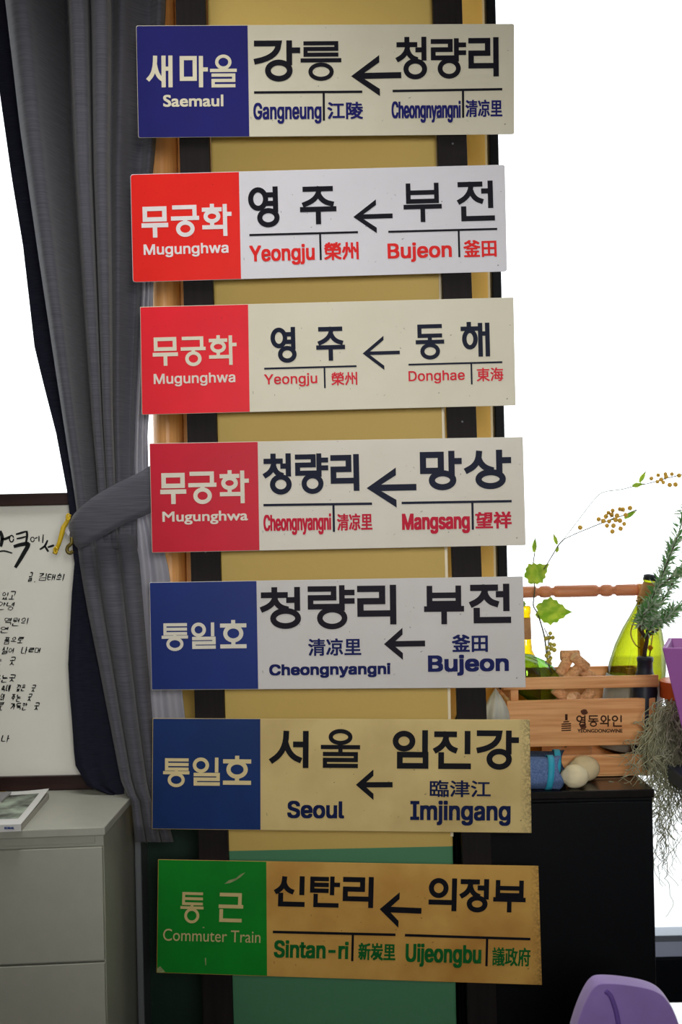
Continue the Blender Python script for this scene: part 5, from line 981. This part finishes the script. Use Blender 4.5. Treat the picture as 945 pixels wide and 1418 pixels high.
# rosemary
rs = thing('rosemary_branch', P(893, 905, YB4), 'leafy rosemary branch standing in the small navy bottle', 'plant')
mb = MB()
def stem3(pts, r0_, r1_, mb):
    p = smoothpath(pts, 5); n = len(p); mb.tube([P(q.x, q.y, q.z) for q in p], [px(r0_+(r1_-r0_)*i/(n-1), 3.1) for i in range(n)], 7); return p
stem3([(893, 925, YB4), (893, 905, YB4), (896, 888, 3.108), (897, 875, 3.1)], 3.4, 2.6, mb)
stem3([(896, 884, 3.108), (890, 876, 3.10), (886, 870, 3.095), (888, 866, 3.09)], 2.8, 2, mb)
stem3([(896, 882, 3.108), (904, 876, 3.11), (912, 872, 3.115)], 2.6, 1.8, mb)
sprigs = [[(888, 868, 3.09), (892, 850, 3.08), (905, 825, 3.07), (920, 790, 3.06), (938, 745, 3.05), (950, 705, 3.05)],
          [(890, 868, 3.09), (905, 850, 3.10), (925, 820, 3.11), (945, 785, 3.11), (965, 755, 3.11)],
          [(895, 874, 3.1), (912, 858, 3.11), (935, 842, 3.12), (965, 832, 3.12)],
          [(889, 866, 3.09), (890, 855, 3.07), (897, 845, 3.06), (905, 838, 3.05)],
          [(897, 875, 3.1), (908, 862, 3.09), (922, 858, 3.08), (934, 846, 3.08)],
          [(904, 842, 3.08), (914, 812, 3.09), (926, 776, 3.10), (932, 752, 3.10)],
          [(912, 815, 3.07), (930, 800, 3.05), (950, 790, 3.04)]]
paths = [stem3(s, 1.3, .6, mb) for s in sprigs]
mb.build('woody_stem', M['bark'], rs, smooth=True)
fa, fb = MB(), MB()
for si, p in enumerate(paths):
    for i in range(len(p)-1):
        for _ in range(18 if si in (3, 4) else 14):
            t = random.random(); q = p[i].lerp(p[i+1], t); o = P(q.x, q.y, q.z)
            d2 = P(p[i+1].x, p[i+1].y, p[i+1].z) - P(p[i].x, p[i].y, p[i].z); d2.normalize()
            rnd = Vector((random.gauss(0, 1), random.gauss(0, 1), random.gauss(0, 1))).normalized()
            d = (d2*random.uniform(.3, 1.1) + rnd*.8).normalized()
            L = random.uniform(.016, .030); w = random.uniform(.0012, .0021)
            sd = d.cross(Vector((random.random()-.5, 1, random.random()-.5))).normalized()*w
            nn = d.cross(sd).normalized()*w*.5
            mbx = fa if random.random() < .5 else fb
            mid = o + d*L*.5 + Vector((0, 0, .001))
            mbx.add([o, mid+sd, o+d*L, mid-sd, mid+nn], [(0, 1, 4), (1, 2, 4), (2, 3, 4), (3, 0, 4), (0, 3, 2, 1)])
fa.build('needle_leaves', M['rosemary'], rs); fb.build('pale_needle_leaves', M['rosemary2'], rs)

# corks
def cork(u, v, Y, du, dv, dy, label):
    c_ = P(u, v, Y); d = Vector((du, dy, -dv)).normalized(); h = .0215; r = .0118
    t = thing('wine_cork', c_ - d*h, label, 'cork', 'wine corks piled in the crate')
    MB().lathe(c_ - d*h, d, [(0, r*.9), (.0012, r), (2*h-.0012, r), (2*h, r*.9)], 20).build('cork_body', M['cork'], t, smooth=True)
    MB().lathe(c_ - d*(h+.0003), -d, [(0, r*.88), (.0003, r*.86)], 20).build('cork_face', M['cork_end'], t)
CL = [(790, 907.5, 3.215, 1, .0, .02, 'level cork forming the peak of the pile at its back'), (804, 917, 3.165, .74, .67, .30, 'cork sloping down to the right at the top front of the pile'),
      (781, 924, 3.180, .55, -.75, .4, 'cork standing on end just left of the sloping top cork'), (793, 934, 3.160, .72, -.6, .35, 'cork leaning up right below the sloping top cork'),
      (770, 940, 3.185, .75, -.62, .3, 'cork at the left shoulder of the pile'), (817, 936, 3.185, .7, .66, .3, 'cork at the right shoulder of the pile'),
      (777, 961, 3.155, .72, .62, .3, 'cork behind the gap under the top rail, left one'), (795, 966, 3.155, .4, .1, .9, 'cork with its round end behind the gap under the top rail'),
      (812, 966, 3.17, .7, -.6, .3, 'cork behind the gap under the top rail, right one')]
for a in CL: cork(*a)
jar = thing('glass_jar', P(793, 1040, 3.17), 'clear glass tub in the crate holding the piled corks', 'jar')
jz0 = zk + .011
MB().lathe((P(797, 1000, 3.185).x, 3.185, jz0), (0, 0, 1), [(0, .030), (.003, .035), (zv(948)-jz0, .038), (zv(945)-jz0, .039)], 32).build('jar_wall', M['pane'], jar, smooth=True)

# grape vine garland
YV = 3.212
gv = thing('grape_vine', P(752, 1000, YV), 'artificial grape vine rising from the crate against the bright window', 'plant')
mb = MB()
def vstem(pts, r0_, r1_):
    p = smoothpath([tuple(q) if len(q) == 3 else (q[0], q[1], YV) for q in pts], 5); n = len(p)
    mb.tube([P(q.x, q.y, q.z) for q in p], [px(r0_+(r1_-r0_)*i/(n-1), YV) for i in range(n)], 6)
vstem([(784, 1035, 3.268), (778, 985, 3.268), (768, 945, 3.266), (759, 915, 3.255), (754, 880, 3.222), (745, 850), (739, 838), (741, 815), (738, 790), (741, 765)], 1.6, .8)
vstem([(758, 913, 3.25), (760, 885), (754, 870)], .9, .7)
vstem([(739, 800), (752, 790), (766, 768), (773, 756), (781, 747)], .7, 1.0)
vstem([(781, 747), (800, 738), (815, 732), (832, 725), (855, 717), (882, 706)], .7, .9)
vstem([(781, 747), (800, 722), (825, 690), (838, 681), (860, 678), (880, 673), (900, 669), (925, 662), (955, 655)], .5, .8)
mb.build('vine_stem', M['stem'], gv, smooth=True)
def vleaf(u, v, size, ang, ty, name='vine_leaf', narrow=1.0):
    shape = [(.04, 0), (-.02, -.14), (.06, -.24), (.16, -.26), (.20, -.36), (.32, -.38), (.42, -.46), (.50, -.36), (.60, -.36), (.66, -.25), (.78, -.22), (.86, -.10), (1.08, 0), (.88, .10), (.82, .20), (.70, .23), (.64, .34), (.52, .34), (.44, .44), (.34, .36), (.22, .36), (.16, .26), (.04, .22), (-.03, .12)]
    ca, sa = math.cos(ang), math.sin(ang); mb = MB(); pts = []
    for a, b in shape:
        b *= narrow; x = size*(a*ca - b*sa); y = size*(a*sa + b*ca)
        pts.append(P(u+x, v+y, YV - .004 + ty*(abs(b)*.03) - .012*a*a*ty))
    mid = P(u+size*.5*ca, v+size*.5*sa, YV-.008)
    mb.add([mid] + pts, [(0, i+1, (i+1) % len(pts)+1) for i in range(len(pts))])
    return mb.build(name, M['leaf'], gv, solid=.0008)
vleaf(743, 846, 47, .03, 1, narrow=.95); vleaf(730, 803, 36, -.62, -1, narrow=1.05); vleaf(740, 765, 20, -1.5, 1, narrow=.4); vleaf(772, 754, 16, -1.9, 1, narrow=.4)
vleaf(876, 673, 16, -.2, 1, narrow=.5); vleaf(886, 668, 18, -1.05, 1, narrow=.4); vleaf(865, 718, 20, -.55, 1, narrow=.35); vleaf(728, 838, 14, 3.6, 1, narrow=.8); vleaf(771, 765, 9, -1.2, -1, narrow=.6)
def bunch(pts, r, m):
    s = MB(); c0 = Vector((sum(p[0] for p in pts)/len(pts), sum(p[1] for p in pts)/len(pts)))
    for u, v in pts: s.tube([P(c0.x, c0.y, YV), P(u, v, YV-.004)], .0005, 5)
    bo_ = s.build('bunch_stalk', M['stem'], gv)
    for i, (u, v) in enumerate(pts):
        MB().ball(P(u, v, YV + random.uniform(-.012, .004)), px(r*random.uniform(.88, 1.08), YV), 14, 10).build('grape', m, bo_, smooth=True)
bunch([(853+a, 718+b) for a, b in ((-23.5, 1), (-17, 3.5), (-13.5, -3), (-9, 4), (-5.5, -5), (-4, -11), (-12, 10), (-3, 10), (-4.5, 18), (2, -4), (6, -13), (10, -12.5), (7, 14), (12, 7.5), (14, -5), (20, -14.5), (0, 2), (6, 3), (-10, -8))], 3.3, M['grape'])
bunch([(u, v) for u, v in ((902.5, 662.5), (912, 658), (911, 667), (919, 668), (923, 660), (931, 656.5), (941, 658.5), (928, 671.5), (936, 671), (922, 656.5), (916, 664))], 3.2, M['grape'])
bunch([(804, 730.5)], 3.4, M['grape'])
bunch([(762.5, 877), (761, 883), (766, 883), (757, 884), (763, 892), (768, 893), (758, 897), (764, 898), (768, 900), (761, 904.5), (757.5, 908), (763, 911), (758, 917), (762, 919), (761, 914)], 3.2, M['grape_green'])

# cloth dolls lying on the cabinet
def cloth_doll(label, axis_px, Y, rad, mdress, mhead, head, hr, rib):
    zc_ = zk + px(rad, Y)
    t = thing('cloth_doll', (P(axis_px[1], 1070, Y).x, Y, zk), label, 'doll', 'cloth dolls lying on the black cabinet')
    x0_, x1_ = P(axis_px[0], 1070, Y).x, P(axis_px[1], 1070, Y).x
    n = 40; rows = []
    for i in range(25):
        f = i/24; x = x0_ + (x1_-x0_)*f
        r = px(rad, Y)*(.72 + .28*min(1, f*3)) * (1.0 if f < .86 else 1.0 + .10*(f-.86)/.14)
        if f > .93: r *= 1.0
        rows.append([Vector((x - .006*math.sin(a_*3)*f, Y + r*math.cos(a_)*(1+.05*math.sin(a_*7+f*3)), max(zk+.0006, zc_ + r*math.sin(a_)*(1+.05*math.sin(a_*5+f*4))))) for a_ in [2*math.pi*k/n for k in range(n+1)]])
    rows.insert(0, [Vector((x0_, Y, zc_))]*(n+1))
    rin = [[Vector((x1_ - .004, Y + (p.y-Y)*.5, zc_ + (p.z-zc_)*.5)) for p in rows[-1]], [Vector((x1_-.01, Y, zc_))]*(n+1)]
    MB().grid(rows + rin).build('denim_dress', mdress, t, smooth=True)
    xr_ = P(rib, 1070, Y).x; rb = []
    for dx in (-.0065, .0065):
        rb.append([Vector((xr_+dx+.004*math.sin(a_), Y + px(rad, Y)*1.10*math.cos(a_), max(zk+.0012, zc_ + px(rad, Y)*1.085*math.sin(a_)))) for a_ in [2*math.pi*k/40 for k in range(41)]])
    MB().grid(rb).build('ribbon_band', M['ribbon'], t, smooth=True, solid=.0012)
    # head: gathered cloth ball
    hc = Vector((P(head[0], head[1], Y).x, Y, zk + px(hr, Y)*.93)); R = px(hr, Y); rr_ = []
    dirx = Vector((1, -.08, .02)).normalized(); u1 = Vector((0, 1, .0)); u2 = Vector((0, 0, 1))
    for i in range(19):
        th_ = math.pi*i/18
        row = []
        for k in range(37):
            a_ = 2*math.pi*k/36
            g = 1 + .05*math.sin(a_*11)*max(0, -math.cos(th_))**.7*1.0
            rr2 = math.sin(th_)*g
            ln = math.cos(th_)
            if ln < -.6: rr2 *= .85
            row.append(hc + dirx*(ln*R*1.12) + (u1*math.cos(a_) + u2*math.sin(a_)*.93)*rr2*R)
        rr_.append(row)
    MB().grid(rr_).build('cloth_head', mhead, t, smooth=True)
    return t
cloth_doll('cloth doll in front, light blue denim dress and cream head, lying on black cabinet', (680, 774), 2.981, 22, M['denim'], M['cream_cloth'], (796, 1076), 17.5, 760)
cloth_doll('cloth doll at the back, dark denim dress and beige head, lying against the crate', (690, 779), 3.050, 21.5, M['denim_dark'], M['linen_cloth'], (809, 1062), 19.5, 769)
# draped cloth figures half hidden behind signs
def drape(label, u0, u1, vt_, Y, m, dep, seed):
    x0_, x1_ = P(u0, 1000, Y).x, P(u1, 1000, Y).x; zt_ = P((u0+u1)/2, vt_, Y).z
    cx_ = (x0_+x1_)/2; hw = (x1_-x0_)/2; rows = []
    for i in range(21):
        f = i/20; th_ = f*math.pi/2 if f < .35/1 else None
        z = zk + .0006 + (zt_-zk)*(1-f)
        w = math.sin(min(1, f/.32)*math.pi/2)*.94 + .06*f
        rows.append([Vector((cx_ + hw*w*math.cos(a_)*(1+.06*math.sin(9*a_+f*3+seed)*f), Y + dep*w*math.sin(a_)*(1+.12*math.sin(7*a_+f*5+seed)), z)) for a_ in [2*math.pi*k/60 for k in range(61)]])
    o = MB().grid(rows).build('draped_cloth', m, smooth=True, origin=(cx_, Y, zk))
    return tag(o, label, 'cloth')
drape('pale grey gathered cloth bundle between right strap and wine crate', 668, 707, 953, 3.06, M['pale_cloth'], .035, 1)
drape('charcoal cloth bundle left of the right strap, beside the column', 629, 664, 966, 3.06, M['dark_cloth'], .03, 3)

# ================================================================== RIGHT EDGE: TABLE, POTS, MOSS, CHAIR
tx0 = P(929, 1075, 2.98).x; tz = P(945, 1078, 2.86).z
tbx = thing('side_table', (tx0+.24, 2.98, 0), 'dark navy side table at the right edge under the purple planter', 'table')
MB().box((tx0, 2.70, tz-.03), (tx0+.5, 3.24, tz)).build('table_top', M['navy_table'], tbx, bevel=.003)
for ax_ in (.13, .44):
    for ay_ in (2.76, 3.16): MB().box((tx0+ax_, ay_, 0), (tx0+ax_+.03, ay_+.03, tz-.03)).build('leg', M['navy_table'], tbx, bevel=.002)
pl = thing('tapered_planter', (P(1000, 1075, 2.84).x, 2.84, tz), 'tall purple tapered planter at the right picture edge', 'planter')
tl_ = P(917.5, 897, 2.75); slope = (P(945, 1020, 2.75).x - tl_.x)/(tl_.z - P(945, 1020, 2.75).z)
H_ = tl_.z - tz; tcx = tl_.x + .105; hw0 = .105; hw1 = .105 - slope*H_
def sq(h, z, c=(tcx, 2.855)): return [Vector((c[0]-h, c[1]-h, z)), Vector((c[0]+h, c[1]-h, z)), Vector((c[0]+h, c[1]+h, z)), Vector((c[0]-h, c[1]+h, z))]
hw1 = max(hw1, .045)
mb = MB()
A, B, C_, D_ = sq(hw1, tz+.0005), sq(hw0, tl_.z), sq(hw0-.008, tl_.z), sq(hw0-.012, tl_.z-.03)
rot = Matrix.Translation((tl_.x, tl_.y, 0)) @ Matrix.Rotation(math.radians(-16), 4, 'Z') @ Matrix.Translation((-tl_.x, -tl_.y, 0))
A, B, C_, D_ = [[rot @ p for p in q] for q in (A, B, C_, D_)]
mb.add(A+B+C_+D_, [(0, 1, 2, 3)] + [(i, (i+1) % 4, (i+1) % 4+4, i+4) for i in range(4)] + [(i+4, (i+1) % 4+4, (i+1) % 4+8, i+8) for i in range(4)] + [(i+8, (i+1) % 4+8, (i+1) % 4+12, i+12) for i in range(4)])
mb.build('planter_wall', M['purple_pot'], pl, bevel=.002)
sb = MB().box((tcx-hw0+.011, 2.855-hw0+.011, tl_.z-.034), (tcx+hw0-.011, 2.855+hw0-.011, tl_.z-.028)); sb.v = [rot @ p for p in sb.v]; sb.build('soil', M['soil'], pl)
pc = Vector((P(974, 950, 3.09).x, 3.09, tz)); zr1, zr0 = P(918, 943, 3.09).z, P(918, 966, 3.09).z
pot = thing('flower_pot', pc, 'orange flower pot right of the crate with grey moss spilling over it', 'flower pot')
Rp = pc.x - P(915, 950, 3.09).x
MB().lathe(pc, (0, 0, 1), [(0, Rp*.55), (.002, Rp*.58), (zr0-tz, Rp*.9), (zr0-tz+.0005, Rp), (zr1-tz, Rp), (zr1-tz+.0005, Rp*.92), (zr0-tz, Rp*.88), (zr0-tz-.001, .001)], 36).build('pot_wall', M['orange_pot'], pot)
MB().lathe(pc + Vector((0, 0, zr0-tz+.004)), (0, 0, 1), [(0, Rp*.87), (.004, Rp*.86)], 30).build('soil', M['soil'], pot)
# moss
mb = MB(); rnd = random.Random(21)
def strand(u, v, Y, length, curl, drift, r=.0011):
    n = max(8, int(length/2.6)); pts = []; a = rnd.uniform(0, 6.28); sp = rnd.choice((-1, 1))*rnd.uniform(.15, .6); x, y, yy_ = u, v, Y; curl *= rnd.uniform(.7, 1.2)
    for i in range(n):
        a += rnd.gauss(0, .55) + sp
        x += drift*4 + curl*math.cos(a); y += 2.6 + curl*.9*math.sin(a); yy_ += rnd.gauss(0, .0025)
        yy_ = min(max(yy_, 2.985), 3.06)
        pts.append(P(x, y, yy_))
    mb.tube(pts, [r*(1-.5*i/n) for i in range(n)], 4)
for i in range(300):
    u = rnd.triangular(903, 960, 930); v = rnd.uniform(964, 1015)
    strand(u, v, rnd.uniform(3.0, 3.06), rnd.uniform(40, 140), rnd.uniform(2.2, 4.2), rnd.uniform(-.16, .1))
for i in range(34):
    u = rnd.uniform(906, 940); strand(u, rnd.uniform(1040, 1090), rnd.uniform(3.0, 3.05), rnd.uniform(60, 150), rnd.uniform(2, 3.6), rnd.uniform(-.05, .12), .0009)
for i in range(14):
    u = rnd.uniform(910, 921); strand(u, rnd.uniform(1080, 1150), rnd.uniform(3.0, 3.04), rnd.uniform(80, 125), rnd.uniform(2, 3.4), rnd.uniform(-.02, .08), .0009)
for i in range(120):
    u = rnd.triangular(898, 955, 926); strand(u, rnd.uniform(980, 1075), rnd.uniform(3.0, 3.06), rnd.uniform(20, 40), rnd.uniform(3.5, 5), rnd.uniform(-.3, .3), .0007)
ms_ = mb.build('spanish_moss', M['moss'], smooth=True, origin=tuple(P(920, 1000, 3.03)))
tag(ms_, 'grey green curly moss hanging down from the orange pot', 'moss')
# purple chair
YC = 2.25
ch = thing('chair', (P(890, 1418, YC).x, 2.1, 0), 'purple velvet upholstered chair at the bottom right corner', 'chair')
outl = [(800, 1440), (809, 1412), (820, 1388), (830, 1375), (842, 1371.5), (870, 1373), (905, 1379), (925, 1388), (937, 1402), (948, 1425), (962, 1470)]
top = smoothpath([Vector(p + (0,)) for p in outl], 5)
zs_ = .50
fr_p = [P(p.x, p.y, YC) for p in top]
fr_p = [Vector((p.x, YC, max(p.z, zs_))) for p in fr_p]
base_r, base_l = Vector((fr_p[-1].x+.004, YC, zs_)), Vector((fr_p[0].x-.004, YC, zs_))
poly = fr_p + [base_r, base_l]
cent = Vector((sum(p.x for p in poly)/len(poly), YC, sum(p.z for p in poly)/len(poly)))
mb = MB(); rings_ = []
for dy, k in ((-.010, .955), (-.008, .975), (.004, .994), (.012, 1.0), (.022, 1.0), (.032, .99), (.036, .96)):
    rings_.append([Vector((cent.x + (p.x-cent.x)*k, YC + dy + .045, cent.z + (p.z-cent.z)*k)) for p in poly])
n = len(poly)
for i in range(len(rings_)-1):
    mb.add(rings_[i] + rings_[i+1], [(k, (k+1) % n, (k+1) % n+n, k+n) for k in range(n)])
mb.add(rings_[0], [tuple(range(n))]); mb.add(rings_[-1], [tuple(range(n))])
mb.build('backrest', M['purple_velvet'], ch, smooth=True)
mb = MB(); mb.tube([P(p.x, p.y, YC+.034) for p in smoothpath([(839, 1372.5), (846, 1379), (852, 1395), (856, 1412), (860, 1440), (862, 1470)], 5)], px(3.4, YC), 8)
mb.build('piping', M['piping'], ch, smooth=True)
sx0, sx1 = base_l.x, base_r.x
MB().box((sx0, YC-.42, zs_-.14), (sx1, YC+.02, zs_-.04)).build('seat', M['purple_velvet'], ch, bevel=.02, seg=3)
MB().box((sx0+.02, YC+.03, zs_-.14), (sx1-.02, YC+.12, zs_+.01)).build('back_frame', M['purple_velvet'], ch, bevel=.01)
for x_ in (sx0+.02, sx1-.05):
    for y_ in (YC-.40, YC+.06): MB().box((x_, y_, 0), (x_+.03, y_+.03, zs_-.14)).build('leg', M['strap'], ch, bevel=.003)
